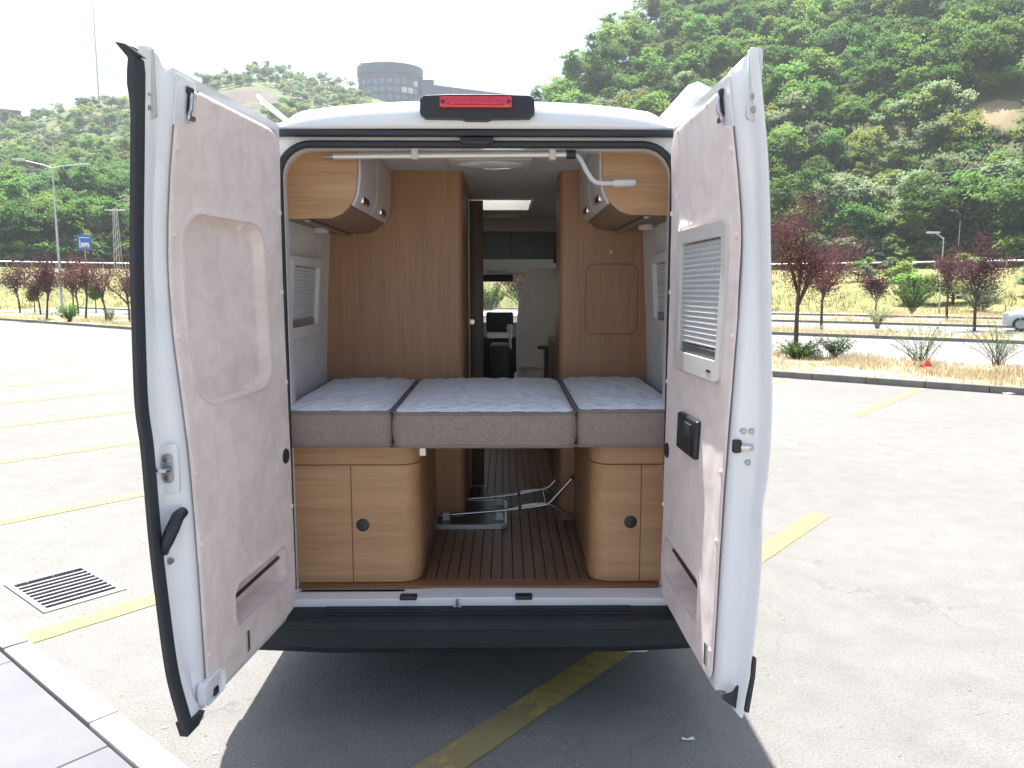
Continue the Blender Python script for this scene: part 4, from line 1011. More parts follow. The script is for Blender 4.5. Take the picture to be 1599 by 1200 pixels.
for i, (cm, tm) in enumerate(KINDS+BUSH):
    b = bmesh.new(); b.from_mesh(cm); nf = len(b.faces); b.from_mesh(tm)
    b.faces.ensure_lookup_table()
    for f in b.faces[nf:]: f.material_index = 1
    me = bpy.data.meshes.new('wood_%02d' % i); b.to_mesh(me); b.free(); me.materials.append(cm.materials[0]); me.materials.append(bark)
    o = bpy.data.objects.new('wood_%02d' % i, me); pcol.objects.link(o)
def stuff_scatter(name, pts, label=None):
    """pts: (x, y, z, scale, rot, index); one object, instances of the leafy prototypes"""
    me = bpy.data.meshes.new(name); me.from_pydata([p[:3] for p in pts], [], [])
    for nm, tp, k in (('scl', 'FLOAT', 3), ('rot', 'FLOAT', 4), ('idx', 'INT', 5)):
        at = me.attributes.new(nm, tp, 'POINT'); at.data.foreach_set('value', [p[k] for p in pts])
    o = bpy.data.objects.new(name, me); C.objects.link(o); kind(o, 'stuff')
    g = bpy.data.node_groups.new(name, 'GeometryNodeTree')
    g.interface.new_socket('Geometry', in_out='INPUT', socket_type='NodeSocketGeometry'); g.interface.new_socket('Geometry', in_out='OUTPUT', socket_type='NodeSocketGeometry')
    gi, go = g.nodes.new('NodeGroupInput'), g.nodes.new('NodeGroupOutput')
    ci = g.nodes.new('GeometryNodeCollectionInfo'); ci.inputs['Collection'].default_value = pcol; ci.inputs['Separate Children'].default_value = True; ci.inputs['Reset Children'].default_value = True
    ip = g.nodes.new('GeometryNodeInstanceOnPoints'); ip.inputs['Pick Instance'].default_value = True
    def attr(nm, dt):
        a = g.nodes.new('GeometryNodeInputNamedAttribute'); a.data_type = dt; a.inputs['Name'].default_value = nm; return a.outputs['Attribute']
    cx = g.nodes.new('ShaderNodeCombineXYZ'); g.links.new(attr('rot', 'FLOAT'), cx.inputs['Z'])
    g.links.new(gi.outputs[0], ip.inputs['Points']); g.links.new(ci.outputs[0], ip.inputs['Instance'])
    g.links.new(attr('idx', 'INT'), ip.inputs['Instance Index']); g.links.new(cx.outputs[0], ip.inputs['Rotation']); g.links.new(attr('scl', 'FLOAT'), ip.inputs['Scale'])
    g.links.new(ip.outputs[0], go.inputs[0])
    md = o.modifiers.new('scatter', 'NODES'); md.node_group = g
    return o
def pol(a, r): return r*math.sin(R(a)), r*math.cos(R(a))
NK = len(KINDS)
# --- right flank: dense wood; left hill: scrub with clearings
bare = [(32.6, 122, 4.5, 6.5), (-18.3, 292, 17, 34), (33.6, 147, 4, 6)]       # azimuth, distance, half sizes
def is_bare(x, y):
    for a, r, hw, hl in bare:
        c = pol(a, r); d = Vector((x-c[0], y-c[1])); rad = Vector(c).normalized(); tn = Vector((rad.y, -rad.x))
        if (d.dot(rad)/hl)**2+(d.dot(tn)/hw)**2 < 1+.5*nz(x, y, 3, .12): return True
    return False
pts = []
r0 = 96
for ring in range(120):
    r = 97+ring*2.95*(1+.004*ring)
    if r > 430: break
    a = -62.
    step = math.degrees(3.3*(1+.0012*(r-97))/r)
    while a < 62:
        a += step*rng.uniform(.8, 1.2)
        rr = r+rng.uniform(-1.6, 1.6); rb = rail_r(a)+9
        if rr < rb+.5: continue
        tr = math.tan(R(sinterp(ER, a))); rt = (SR*rb-rail_z(a)+1.76)/(SR-tr) if tr > .01 else 0
        right = rt > rb+4 and a > -12
        if right and rr > rt+9: continue          # behind the crest
        if not right and rr > 385: continue
        x, y = pol(a, rr)
        if is_bare(x, y): continue
        z = hill_z(a, rr)
        if right or (rr < rb+34 and nz(x, y, 9, .03) > -.25):
            n_ = nz(x, y, 1, .018); m_ = nz(x, y, 4, .05)
            if nz(x, y, 8, .03) < -.52: continue
            k = rng.choice([0, 1, 1, 4, 0]) if n_+.4*m_ > .12 else (rng.choice([2, 5, 0, 3]) if n_ < -.08 else rng.choice([0, 2, 3, 4, 1, 5]))
            s = rng.choice([rng.uniform(.5, .8), rng.uniform(.75, 1.1), rng.uniform(1.0, 1.45)])*(1 if rr > rb+12 else 1.05)
            if rr < rb+26 and a > 8: s *= .95
        else:
            d_ = nz(x, y, 2, .016)+.5*nz(x, y, 6, .05)
            lo = (rr-rb)/(370-rb)
            if d_ < -.22+.15*lo and rng.random() < .72: continue
            if rng.random() < .10+.15*lo: continue
            big = rng.random() < .42-.25*lo+d_*.5
            k = rng.choice([0, 1, 2, 3, 4, 5, 3]) if big else NK+rng.choice([0, 1, 2, 3, 2])
            s = rng.uniform(.6, 1.0) if big else rng.uniform(.8, 1.6)
        pts.append((x, y, z-.15, s, rng.uniform(0, 6.28), k))
for k in range(420):
    a = rng.uniform(-60, 60); rr = rail_r(a)+9+rng.uniform(-.8, 9); x, y = pol(a, rr)
    if not is_bare(x, y): pts.append((x, y, hill_z(a, rr)-.15, rng.uniform(.9, 1.9), rng.uniform(0, 6.28), NK+rng.choice([0, 1, 2, 0, 3])))
stuff_scatter('hillside_wood', pts)
# --- trees at the foot of the wooded flank, one by one
def forest_tree(i, a, r, s, k, label, group, rz=None):
    x, y = pol(a, r)
    if '%' in label: label = label % ['mid-green rounded', 'dark green dense', 'small silvery', 'yellow-green', 'tall narrow green', 'broad silvery'][k]
    t_ = thing('broadleaf_tree', label, 'tree', (x, y, hill_z(a, r)-.1), group)
    t_.scale = (s, s, s*rng.uniform(.95, 1.15)); t_.rotation_euler = (0, 0, rng.uniform(0, 6.28))
    for nm, me in zip(('crown', 'trunk'), KINDS[k]): o = bpy.data.objects.new(nm, me); C.objects.link(o); o.parent = t_
for i in range(15):
    a = 18.6+i*1.15+rng.uniform(-.3, .3)
    forest_tree(i, a, rail_r(a)+10+rng.uniform(0, 4), rng.uniform(1.0, 1.35), [1, 0, 4, 1, 0, 5, 1][i % 7], '%s tree at the foot of the wooded slope just behind the guard rail', 'trees behind the guard rail')
for i in range(14):
    a = -34+i*.95+rng.uniform(-.3, .3)
    forest_tree(i, a, rail_r(a)+11+rng.uniform(0, 5), rng.uniform(.95, 1.4), [0, 1, 3, 1, 4, 0, 2][i % 7], '%s tree at the foot of the scrubby hill near the blue road sign', 'trees below the scrubby hill')
forest_tree(0, 26.9, 158, 1.75, 3, 'large round bright green tree standing out on the wooded slope', None)
# bare patches on the slopes
def patch(a, r, hw, hl, m, nm):
    b = MB(); c = pol(a, r); rad = Vector((c[0], c[1], 0)).normalized(); tn = Vector((rad.y, -rad.x, 0)); n = 26
    vs = [(*c, hill_z(a, r)+.35)]
    for f in (.35, .7, 1.0):
        for k in range(n):
            th = 2*PI*k/n; q = f*(1+.28*nz(math.cos(th)*2, math.sin(th)*2, a)); p = Vector((*c, 0))+tn*math.cos(th)*hw*q+rad*math.sin(th)*hl*q
            aa = math.degrees(math.atan2(p.x, p.y)); rr = math.hypot(p.x, p.y); vs.append((p.x, p.y, hill_z(aa, rr)+(.35 if f < 1 else -.4)))
    fs = [(0, 1+k, 1+(k+1) % n) for k in range(n)]
    for g_ in (0, 1):
        for k in range(n): fs.append((1+g_*n+k, 1+(g_+1)*n+k, 1+(g_+1)*n+(k+1) % n, 1+g_*n+(k+1) % n))
    b.add(vs, fs); kind(b.build(nm, m, smooth=60), 'structure')
patch(32.6, 123.5, 4, 5, pale_earth, 'bare_slope'); patch(-18.3, 298, 15, 22, earth_m, 'eroded_bank'); patch(33.6, 149, 3.5, 4, earth_m, 'bare_slope')

# --- bushes on the embankment (counted singly) 
emb = []
for i in range(120):
    a = rng.uniform(-40, 42); f = rng.uniform(.15, .92); r = rail_r(a)-33+33*f
    dens_ = .9 if a > 25.2 else .10
    if a < -10: dens_ = .12
    if rng.random() > dens_: continue
    emb.append((a, r))
for i, (a, r) in enumerate(emb):
    x, y = pol(a, r); s = rng.uniform(.45, 1.0)
    t_ = thing('bush', ['yellow-green', 'mid-green', 'yellow-green', 'silvery'][i % 4]+' low bush growing on the grassy embankment below the guard rail', 'bush', (x, y, hill_z(a, r)-.1), 'bushes on the embankment'); t_.scale = (s*1.2, s*1.2, s); t_.rotation_euler = (0, 0, rng.uniform(0, 6))
    for nm, me in zip(('foliage', 'stem'), BUSH[[2, 0, 2, 3][i % 4]]): o = bpy.data.objects.new(nm, me); C.objects.link(o); o.parent = t_

# --- guard rail
zinc = plain('galvanised_steel', (.55, .57, .58), .45, .6, var=.1)
gr = thing('guard_rail', 'long galvanised guard rail along the road at the foot of the wooded slope', 'guard rail', (*pol(20, 91.5), rail_z(20)), world_parts=True)
def railpt(a, dz): r = rail_r(a)-.4; x, y = pol(a, r); return (x, y, rail_z(a)+dz)
for dz in (.66,):
    b = MB(); b.tube([railpt(-60+k*1.5, dz) for k in range(81)], .085, 6); b.build('rail', zinc, gr)
pmb = MB(); pmb.rbox(-.05, .05, -.05, .05, -.2, .74, .01, 1); pme2 = pmb.mesh('post', zinc)
for k in range(60):
    a = -40+k*1.35; o = link('post', pme2, gr); p = railpt(a, 0); o.location = p

# --- dry grass on the planted strips
def grass(name, u0, u1, v0, v1, n, h, z, m):
    rd = random.Random(len(name)+n); b = MB(); k = 0
    while k < n:
        u, v = rd.uniform(u0, u1), rd.uniform(v0, v1); p = uv(u, v)
        if nz(p[0], p[1], 3, .45)+.3*nz(p[0], p[1], 4, 1.7) < rd.uniform(-.35, .35): k += .35; continue
        k += 1
        for _ in range(4):
            x, y = p[0]+rd.gauss(0, .05), p[1]+rd.gauss(0, .05); a = rd.uniform(0, 6.28); hh = h*rd.uniform(.4, 1.25)*(.75+.9*max(-.5, nz(p[0], p[1], 8, .9))); l_ = rd.uniform(.1, .6)*hh; w = .005+.006*rd.random()
            c, s = math.cos(a), math.sin(a)
            b.add([(x-s*w, y+c*w, z), (x+s*w, y-c*w, z), (x+c*l_*.4+s*w*.7, y+s*l_*.4-c*w*.7, z+hh*.65), (x+c*l_*.4-s*w*.7, y+s*l_*.4+c*w*.7, z+hh*.65), (x+c*l_, y+s*l_, z+hh)], [(0, 1, 2, 3), (3, 2, 4)])
    return kind(b.build(name, m, smooth=0, fix=False), 'stuff')
grass('dry_grass', -8, 14, 13.15, 17.9, 6000, .20, .05, straw)
grass('dry_grass', -62, -8, 13.15, 17.9, 6000, .22, .05, straw)
grass('dry_grass', -45, 34, 27.75, 30.3, 5000, .34, .05, straw)
grass('dry_grass', -45, 34, 40.05, 43.4, 4000, .38, .05, straw)
grass('dry_grass', -45, 34, 52.1, 57, 4000, .4, .05, straw)

b = MB(); rd = random.Random(77)
for k in range(6500):
    a = rd.uniform(-42, 42); f = rd.uniform(.02, .98); r = rail_r(a)-33+33*f; x, y = pol(a, r)
    if nz(x, y, 3, .2) < rd.uniform(-.6, .3): continue
    z = slope_pt(a, f)[2]
    for _ in range(3):
        x1, y1 = x+rd.gauss(0, .15), y+rd.gauss(0, .15); q = rd.uniform(0, 6.28); hh = rd.uniform(.2, .6); w = .03; c_, s_ = math.cos(q), math.sin(q)
        b.add([(x1-s_*w, y1+c_*w, z-.05), (x1+s_*w, y1-c_*w, z-.05), (x1+c_*hh*.4, y1+s_*hh*.4, z+hh)], [(0, 1, 2)])
kind(b.build('slope_grass', [leafmat('slope_grass_blades', (.13, .155, .045), (.27, .245, .10), .4, .1)], smooth=0, fix=False), 'stuff')
# --- purple-leaved plum trees and saplings on the strips
def plum(x, y, h, wd, seed, label, group=None, leaf=None, lean=0., nl=1.0, z=.08, bias=0., clear=.36):
    leaf = leaf or leaf_pl; rd = random.Random(seed)
    t_ = thing('plum_tree' if leaf is leaf_pl else 'sapling', label, 'tree', (x, y, z), group)
    b = MB(); tr0 = h*clear; rr = .018+.009*h
    top = Vector((lean, 0, tr0)); b.tube([(0, 0, -.1), (lean*.4, .01*h, tr0*.5), top], [rr*1.25, rr, rr*.85], 8)
    tips = []
    nb = 9
    for k in range(nb):
        a = 2*PI*k/nb+rd.uniform(-.35, .35); el = rd.uniform(.55, 1.25) if k else 1.5; L_ = (h-tr0)*rd.uniform(.55, .95) if k else (h-tr0)*.97
        d = Vector((math.cos(a)*math.cos(el)*wd/(h*.55)+bias*.25, math.sin(a)*math.cos(el)*wd/(h*.55), math.sin(el)))
        s0 = top+Vector((0, 0, -rd.uniform(0, .12)*h)); mid_ = s0+d*L_*.5+Vector((rd.uniform(-.08, .08), rd.uniform(-.08, .08), .03*h)); e = s0+d*L_
        e.z = min(e.z, h)
        b.tube([s0, mid_, e], [rr*.55, rr*.34, rr*.1], 5)
        for f in [.35, .5, .62, .74, .85, .95, 1.0]:
            p = s0.lerp(mid_, f*2) if f < .5 else mid_.lerp(e, f*2-1); tips.append(p)
            if rd.random() < .75:
                q = p+Vector((rd.gauss(0, .16), rd.gauss(0, .16), rd.gauss(.08, .14)))*h*.36; b.tube([p, q], [rr*.14, rr*.05], 4); tips.append(q); tips.append(p.lerp(q, .6))
    b.build('trunk', bark, None, 50).parent = t_
    lv = []
    for p in tips:
        for _ in range(int(20*nl)): lv.append(p+Vector((rd.gauss(0, 1), rd.gauss(0, 1), rd.gauss(0, .8)))*h*.052)
    leaf_cloud(lv, max(.062, math.hypot(x, y)*.0030), rd, aspect=.6).build('crown', leaf, None, 0, fix=False).parent = t_
    return t_
GR = 'purple plum trees on the planted strips'
plum(7.72, 16.8, 4.05, 1.15, 31, 'tall purple plum tree with leafy sprouts around its trunk beside the dark kerb', bias=.15, nl=2.2, clear=.42)
plum(13.7, 29.7, 4.1, 1.7, 32, 'wide purple plum tree on the verge behind the tall sprouting one', bias=.9, nl=1.1, clear=.40)
plum(24.2, 46.6, 3.3, 1.5, 33, 'thin small plum tree on the far verge before the dry slope', nl=.55)
plum(25.9, 41.5, 4.6, 1.4, 34, 'slender plum sapling with green top leaves on the far verge', nl=.6, clear=.42)
plum(20.3, 29.7, 4.2, 1.7, 35, 'broad purple plum tree near the white parked car', nl=1.25, clear=.40)
plum(28.5, 36.0, 3.6, 1.6, 36, 'purple plum tree behind the white parked car', nl=1.1)
for i, (x, y, h, sd_) in enumerate([(-18.9, 36.2, 3.5, 41), (-24.3, 42.1, 4.0, 42), (-25.5, 40.3, 3.9, 43), (-35.6, 54.2, 4.2, 44), (-31, 49, 3.4, 45), (-29.3, 50.5, 4.1, 46), (-21.3, 38.6, 3.4, 47), (-33.8, 58, 4.2, 48), (-27.4, 55, 3.9, 49), (-23.2, 47.0, 3.6, 50), (-39.5, 57.5, 4.1, 51), (-38.8, 63.0, 4.0, 52), (-30.2, 62, 4.0, 53), (-26.5, 61, 3.8, 54)]):
    plum(x, y, h, 1.35, sd_, 'purple-leaved plum tree in the rows by the double street lamp', 'plum trees by the double street lamp', nl=.30, lean=random.uniform(-.25, .25), clear=.38, z=.06)
for i, (x, y, h) in enumerate([(-31.5, 57, 2.2), (-29, 58.5, 2.0), (-26.2, 52.5, 2.4), (-33.2, 52, 1.9), (-24.5, 55.5, 2.3)]):
    plum(x, y, h, .6, 70+i, 'small round-topped green sapling among the plum trees', 'green saplings among the plums', leaf=leaf_g, nl=1.1, clear=.5, z=.06)
# weeds and shrubs on the near strip
def shrub(x, y, h, wd, seed, label, leaf, n=26, lf=10, z=.07, size=.055):
    rd = random.Random(seed); t_ = thing('shrub', label, 'shrub', (x, y, z)); b = MB(); lv = []
    for k in range(n):
        a = rd.uniform(0, 6.28); q = rd.uniform(.2, 1)*wd; hh = h*rd.uniform(.45, 1)
        p0 = Vector((rd.gauss(0, .05), rd.gauss(0, .05), 0)); p1 = Vector((math.cos(a)*q*.5, math.sin(a)*q*.5, hh*.6)); p2 = Vector((math.cos(a)*q, math.sin(a)*q, hh))
        b.tube([p0, p1, p2], [.007, .005, .002], 4)
        for _ in range(lf):
            f = rd.uniform(.25, 1); p = p0.lerp(p1, f*2) if f < .5 else p1.lerp(p2, f*2-1); lv.append(p+Vector((rd.gauss(0, .03), rd.gauss(0, .03), rd.gauss(0, .03))))
    b.build('stems', bark, None, 50).parent = t_; leaf_cloud(lv, size, rd).build('leaves', leaf, None, 0, fix=False).parent = t_
shrub(7.35, 15.7, .45, .75, 81, 'dense green weeds at the foot of the tall plum tree', leaf_g, 60, 34)
shrub(8.35, 15.9, .6, .6, 82, 'bushy green sprouts right beside the weeds under the tall plum tree', leaf_d, 40, 24)
shrub(9.55, 14.15, 1.0, .85, 83, 'sparse twiggy shrub in the dry grass with the red wrapper', leaf_d, 30, 12)
shrub(11.10, 13.83, 1.1, .8, 84, 'tall sparse weeds in the dry grass near the crumpled white bag', leaf_p, 34, 14)
shrub(16.4, 30.3, 1.3, .7, 85, 'small grey green shrub on the verge between the roads', leaf_p, 30, 16, size=.09)
shrub(28.6, 50.5, 2.6, 2.0, 86, 'dark rounded shrub at the foot of the dry slope', leaf_d, 70, 40, size=.16)
shrub(33.5, 50.8, 2.2, 1.8, 87, 'spreading pale shrub below the slim street lamp', leaf_p, 60, 34, size=.16)
shrub(-22.6, 37.4, 1.0, .8, 88, 'small green bush on the strip beside the leaning plum trees', leaf_g, 50, 26, size=.10)
shrub(-20.9, 38.2, .9, .5, 89, 'thin weedy shrub beside the small green bush', leaf_p, 26, 14, size=.08)

# --- street lamps
lampm = plain('painted_lamp_steel', (.52, .55, .57), .45, .3, var=.06)
def street_lamp(x, y, h, arms, label, z=0., rot=0.):
    t_ = thing('street_lamp', label, 'street lamp', (x, y, z)); t_.rotation_euler = (0, 0, rot)
    b = MB(); b.tube([(0, 0, -.3), (0, 0, h*.5), (0, 0, h)], [.008*h+.02, .006*h+.015, .04], 10); b.build('pole', lampm, None, 50).parent = t_
    for s in arms:
        b = MB(); b.tube([(0, 0, h-.15), (s*.6, 0, h+.05), (s*1.9, 0, h+.30)], [.04, .035, .03], 6); a_ = b.build('arm', lampm, None, 50); a_.parent = t_
        b = MB(); b.rbox(s*2.2-.45, s*2.2+.45, -.14, .14, h+.26, h+.38, .04, 2); q = b.build('lamp_head', lampm, None, 40); q.parent = t_
street_lamp(-35.4, 59.3, 11.4, (-1, 1), 'tall grey street lamp with two arms among the plum trees', rot=R(30))
street_lamp(31.7, 52.6, 5.4, (-.35,), 'slim street lamp with short arm before the green bushes', z=.1)
street_lamp(*pol(31.4, 97), 6.2, (-.35,), 'thin street lamp at the wood edge behind the broad plum tree', z=rail_z(31))
# --- blue road sign on a post
t = NT('sign_blue'); t.base((.02, .15, .52)); t.set(Roughness=.4); blue = t.m
rs_ = thing('road_sign', 'blue rectangular road sign on a grey post before the hill', 'sign', (*pol(-28.9, 102), hill_z(-28.9, 102)))
b = MB(); b.tube([(0, 0, -.2), (0, 0, 4.6)], .06, 8); b.build('post', zinc, None).parent = rs_
b = MB(); b.rbox(-.75, .75, -.12, -.07, 2.75, 4.55, .03, 2); pl_ = b.build('panel', blue, None); pl_.parent = rs_
b = MB(); b.box(-.40, .45, -.128, -.123, 3.1, 3.62); q = b.build('white_pictogram', paper_m, None, 0); q.parent = rs_
b = MB(); b.box(-.55, -.45, -.128, -.123, 3.0, 4.0); b.box(-.55, .5, -.128, -.123, 4.15, 4.25); q = b.build('white_lettering', paper_m, None, 0); q.parent = rs_
rs_.rotation_euler = (0, 0, R(28))
bp_ = thing('blue_post', 'plain blue post standing ahead of the van beyond the windscreen', 'post', (-.35, 9.6, 0))
b = MB(); b.tube([(0, 0, 0), (0, 0, 2.6)], .055, 10); b.tube([(0, 0, 0), (0, 0, .02)], .12, 10); b.build('shaft', blue, None).parent = bp_
# lattice pylon and mast
py = thing('lattice_pole', 'thin grey lattice pole behind the blue road sign', 'pole', (*pol(-26.95, 108), hill_z(-26.95, 108)))
for dx, dy in ((-.35, -.35), (.35, -.35), (.35, .35), (-.35, .35)):
    b = MB(); b.tube([(dx, dy, -.2), (dx*.5, dy*.5, 7.6)], .05, 5); b.build('leg', zinc, None).parent = py
for k in range(8):
    f = k/8; s = .35*(1-.5*f); s2 = .35*(1-.5*(f+.125)); z0, z1 = f*7.6, (f+.125)*7.6
    b = MB(); b.tube([(-s, -s, z0), (s2, -s2, z1), (s2, s2, z1)], .03, 4); b.build('brace', zinc, None).parent = py
b = MB(); b.tube([(-1.3, 0, 7.3), (1.3, 0, 7.3)], .05, 5); b.build('cross_arm', zinc, None).parent = py
a, r = -27.0, 372; mt = thing('radio_mast', 'very thin tall mast on the crest of the scrubby hill', 'mast', (*pol(a, r), hill_z(a, r)-1))
for k in range(4):
    b = MB(); b.tube([(0, 0, 12*k), (0, 0, 12*k+12)], [.42-.07*k, .37-.07*k], 8); b.build('section', zinc, None).parent = mt
# --- buildings on the ridge
conc = plain('dark_concrete', (.17, .125, .115), .8, var=.15, vscale=.3); slate = plain('slate_cladding', (.075, .105, .14), .5, var=.1, vscale=.2)
NTg = NT('office_glass'); NTg.base((.16, .21, .27)); NTg.set(Roughness=.08); NTg.b.inputs['Metallic'].default_value = .3; offg = NTg.m
NTg = NT('bright_office_glass'); NTg.base((.70, .74, .78)); NTg.set(Roughness=.15); offb = NTg.m
A0, RB = -8.1, 362.0
bx, by = pol(A0, RB); bz = 1.76+math.hypot(bx, by)*math.tan(R(12.0))
ob = thing('round_office_building', 'dark curved glass office building on the ridge above the trees', 'building', (bx, by, bz)); ob.rotation_euler = (0, 0, R(-A0)); ob.scale = (.9, .9, .85); ob.location.z += 3.5
RAD = 16.5
def drum(z0, z1, r, m, nm, a0=-200, a1=20):
    b = MB(); n = 44; L = [(r*math.cos(R(a0+(a1-a0)*k/n)), r*.8*math.sin(R(a0+(a1-a0)*k/n))+8) for k in range(n+1)]
    b.plate([L], lambda p, q, t_: (p, q, t_), z0, z1); o = b.build(nm, m, None, 30); o.parent = ob; return o
drum(-4, 19.5, RAD-.6, conc, 'core')
for k in range(4): drum(3.6+4.1*k, 4.7+4.1*k, RAD, conc, 'floor_band')
drum(18.7, 23.6, RAD+.2, slate, 'parapet')
for fl_ in range(4):
    for k in range(15):
        a_ = -190+k*13.3; a2 = a_+10.6
        b = MB(); L = []
        for q in (RAD-.55, RAD-.25):
            pr = [(q*math.cos(R(a_+(a2-a_)*i/3)), q*.8*math.sin(R(a_+(a2-a_)*i/3))+8) for i in range(4)]; L += pr if q < RAD-.4 else pr[::-1]
        b.plate([L], lambda p, q, t_: (p, q, t_), .75+4.1*fl_, 3.55+4.1*fl_); o = b.build('window', offb if (fl_*7+k*5) % 9 in (1, 4, 5) and k > 7 else offg, None, 0); o.parent = ob
b = MB(); b.rbox(RAD-1, RAD+5.4, 2, 12, -4, 17.6, .1, 1); o = b.build('side_block', slate, None); o.parent = ob
for x in (-14, -12.5, 2, 5, 8):
    b = MB(); b.rbox(x-.6, x+.6, 3, 4.2, 23.6, 24.8+.3*(x < 0), .1, 1); o = b.build('roof_unit', conc, None); o.parent = ob
b = MB(); RW = 352
wp_ = [(-5.1+k*.55, 14.35-.055*k) for k in range(11)]
ring0 = []
for a_, e_ in wp_:
    x, y = pol(a_, RW); zt_ = 1.76+RW*math.tan(R(e_)); x2, y2 = pol(a_, RW+6); ring0.append([(x, y, zt_-7), (x, y, zt_), (x2, y2, zt_+.3), (x2, y2, zt_-7)])
b.loft(ring0); tag(b.build('retaining_wall', slate, None), 'long grey retaining wall running down the ridge from the round building', 'wall')
a, r = -32.3, 372; bx, by = pol(a, r)
brick = plain('red_brick', (.30, .10, .07), .85, var=.2, vscale=.5); pal = plain('pale_render', (.55, .52, .50), .8, var=.1, vscale=.3)
hb = thing('apartment_block', 'red and white block at the edge of the scrubby ridge', 'building', (bx, by, hill_z(a, r)-1)); hb.rotation_euler = (0, 0, R(-a))
b = MB(); b.box(-9, 6, 0, 10, 0, 9); b.build('wall', pal, None, 0).parent = hb
for k in range(3):
    b = MB(); b.box(-9.2, 6.2, -.2, 10.2, 2.6+3*k, 3.4+3*k); b.build('floor_band', brick, None, 0).parent = hb
    for j in range(4):
        b = MB(); b.box(-7.6+3.6*j, -5.8+3.6*j, -.12, -.02, .9+3*k, 2.3+3*k); b.build('window', offg, None, 0).parent = hb
b = MB(); b.box(-9.4, 6.4, -.4, 10.4, 9.4, 10.1); b.build('roof', brick, None, 0).parent = hb
CARF = (21.98, 30.30, 0)
# --- parked car at the edge of the picture
cr = thing('parked_car', 'white parked hatchback on the access road past the plum trees', 'car', tuple(Vector(CARF)+UA*2.05)); 
cr.rotation_euler = (0, 0, math.atan2(-.649, .760)+PI)
carw = plain('car_white', (.72, .73, .74), .25, var=.02, coat=.6)
secs = [(-2.08, .62, .30, .58), (-2.0, .76, .26, .80), (-1.6, .84, .22, .90), (-.9, .87, .20, .95), (.0, .88, .20, .98), (1.0, .88, .20, .98), (1.7, .86, .22, .98), (2.02, .80, .28, .95), (2.10, .70, .34, .80)]
b = MB()
def sect(x, hw, z0, z1): return [(-x, y, z) for y, z in ((-hw*.9, z0), (-hw, z0+.12), (-hw, (z0+z1)/2), (-hw*.96, z1-.06), (-hw*.85, z1), (hw*.85, z1), (hw*.96, z1-.06), (hw, (z0+z1)/2), (hw, z0+.12), (hw*.9, z0))]
b.loft([sect(*s) for s in secs]); b.build('body', carw, None, 50).parent = cr
cab = [(1.25, .80, .96), (.45, .70, 1.40), (-.3, .70, 1.50), (-1.2, .68, 1.44), (-1.75, .74, 1.10), (-1.95, .78, .96)]
b = MB(); b.loft([[(x, -hw, .94), (x, -hw*.98, z-.05), (x, -hw*.86, z), (x, hw*.86, z), (x, hw*.98, z-.05), (x, hw, .94)] for x, hw, z in [(1.25, .78, .99), (.45, .74, 1.40), (-.3, .73, 1.50), (-1.2, .71, 1.44), (-1.75, .74, 1.15), (-2.0, .78, .99)]]); b.build('cabin', carw, None, 40).parent = cr
for s in (-1, 1):
    b = MB(); b.add([(.95, s*.775, 1.0), (.42, s*.755, 1.34), (-.2, s*.75, 1.40), (-.2, s*.80, 1.0)], [(0, 1, 2, 3)]); o = b.build('side_window', offg, None, 0); o.parent = cr
    b = MB(); b.add([(-.28, s*.80, 1.0), (-.28, s*.75, 1.40), (-1.1, s*.735, 1.37), (-1.5, s*.785, 1.02)], [(0, 1, 2, 3)]); o = b.build('side_window', offg, None, 0); o.parent = cr
    b = MB(); b.rbox(1.88, 2.06, s*.62-.14, s*.62+.14, .62, .76, .04, 2); o = b.build('headlight', lampglass, None); o.parent = cr
    b = MB(); b.rbox(.55, .75, s*.95-.09, s*.95+.09, .98, 1.12, .03, 2); o = b.build('door_mirror', carw, None); o.parent = cr
    for x in (1.35, -1.3):
        n = 24; b = MB(); b.loft([[(x+pr*math.cos(2*PI*k/n), s*.80+py_, .31+pr*math.sin(2*PI*k/n)) for k in range(n)] for py_, pr in ((-.10, .19), (-.11, .28), (-.08, .31), (.08, .31), (.11, .28), (.10, .19))], caps=False); w_ = b.build('wheel', seal, None, 30); w_.parent = cr
        b = MB(); b.loft([[(x+pr*math.cos(2*PI*k/n), s*(.80+py_), .31+pr*math.sin(2*PI*k/n)) for k in range(n)] for py_, pr in ((.04, .20), (.10, .19), (.085, .05), (.10, .03))]); o = b.build('rim', steel, None, 20); o.parent = w_
b = MB(); b.add([(1.22, -.70, 1.01), (.50, -.66, 1.39), (.50, .66, 1.39), (1.22, .70, 1.01)], [(0, 1, 2, 3)]); b.v = [(x+.02, y, z+.02) for x, y, z in b.v]; o = b.build('windscreen', offg, None, 0); o.parent = cr
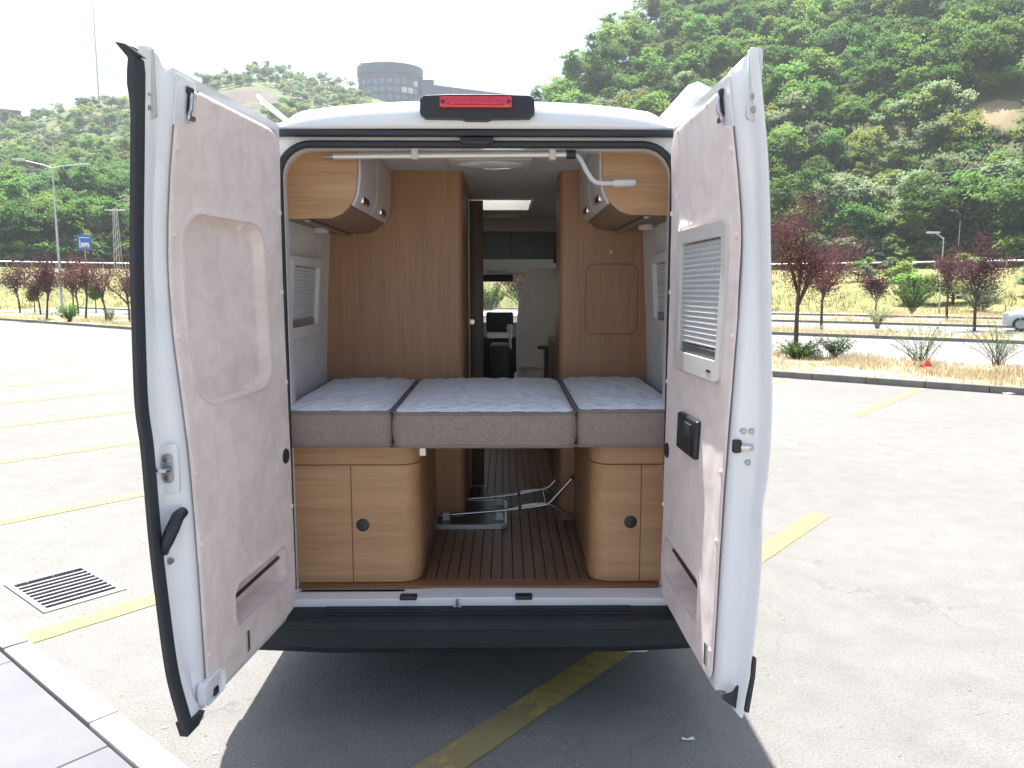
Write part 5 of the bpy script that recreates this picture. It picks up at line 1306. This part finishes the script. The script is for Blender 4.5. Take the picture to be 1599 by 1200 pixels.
# --- power lines across the wooded slope
cbl = plain('cable', (.35, .36, .36), .6)
for k, (z0, z1) in enumerate(((15.2, 17.2), (14.2, 16.4))):
    p0, p1 = Vector((*pol(16, 104), z0)), Vector((*pol(40, 104), z1))
    b = MB(); b.tube([p0.lerp(p1, f/16)-Vector((0, 0, 1.2*math.sin(PI*f/16))) for f in range(17)], .022, 5)
    tag(b.build('power_line', cbl, smooth=60), ('upper' if k == 0 else 'lower')+' thin power cable strung across the foot of the wooded slope', 'cable', 'power cables along the slope')
for a_, zt_ in ((16, 15.6), (40, 17.6)):
    pp = thing('utility_pole', 'grey utility pole carrying the power cables, '+('at the van end' if a_ < 20 else 'at the far end beyond the car'), 'pole', (*pol(a_, 104), hill_z(a_, 104)))
    h_ = zt_-hill_z(a_, 104); b = MB(); b.tube([(0, 0, -.3), (0, 0, h_)], [.16, .10], 8); b.build('shaft', zinc, None).parent = pp
    b = MB(); b.rbox(-.08, .08, -.9, .9, h_-.5, h_-.36, .02, 1); b.build('cross_arm', zinc, None).parent = pp

# trees seen ahead through the windscreen
plum(.9, 33.5, 4.0, 1.5, 91, 'purple plum tree straight ahead of the van, seen through its windscreen', nl=1.0)
shrub(-.8, 47.0, 2.4, 2.0, 92, 'rounded green shrub straight ahead of the van beyond the road', leaf_g, 70, 40, size=.16)
shrub(1.8, 58.0, 3.2, 2.4, 93, 'large dark shrub ahead of the van below the embankment', leaf_d, 80, 44, size=.2)
# ------------------------------------------------------------------ air
b = MB(); b.box(-640, 640, -440, 660, -1.6, 330)
t = NT('hazy_air'); t.t.nodes.remove(t.b); pvn = t.n('ShaderNodeVolumePrincipled'); pvn.inputs['Density'].default_value = .00052; pvn.inputs['Color'].default_value = (.86, .93, 1, 1); pvn.inputs['Anisotropy'].default_value = .35
t.l(pvn.outputs[0], t.out.inputs['Volume'])
hz_ = b.build('haze', t.m, smooth=0); kind(hz_, 'stuff')

for o_ in list(bpy.data.objects):
    if '_o' in o_: del o_['_o']
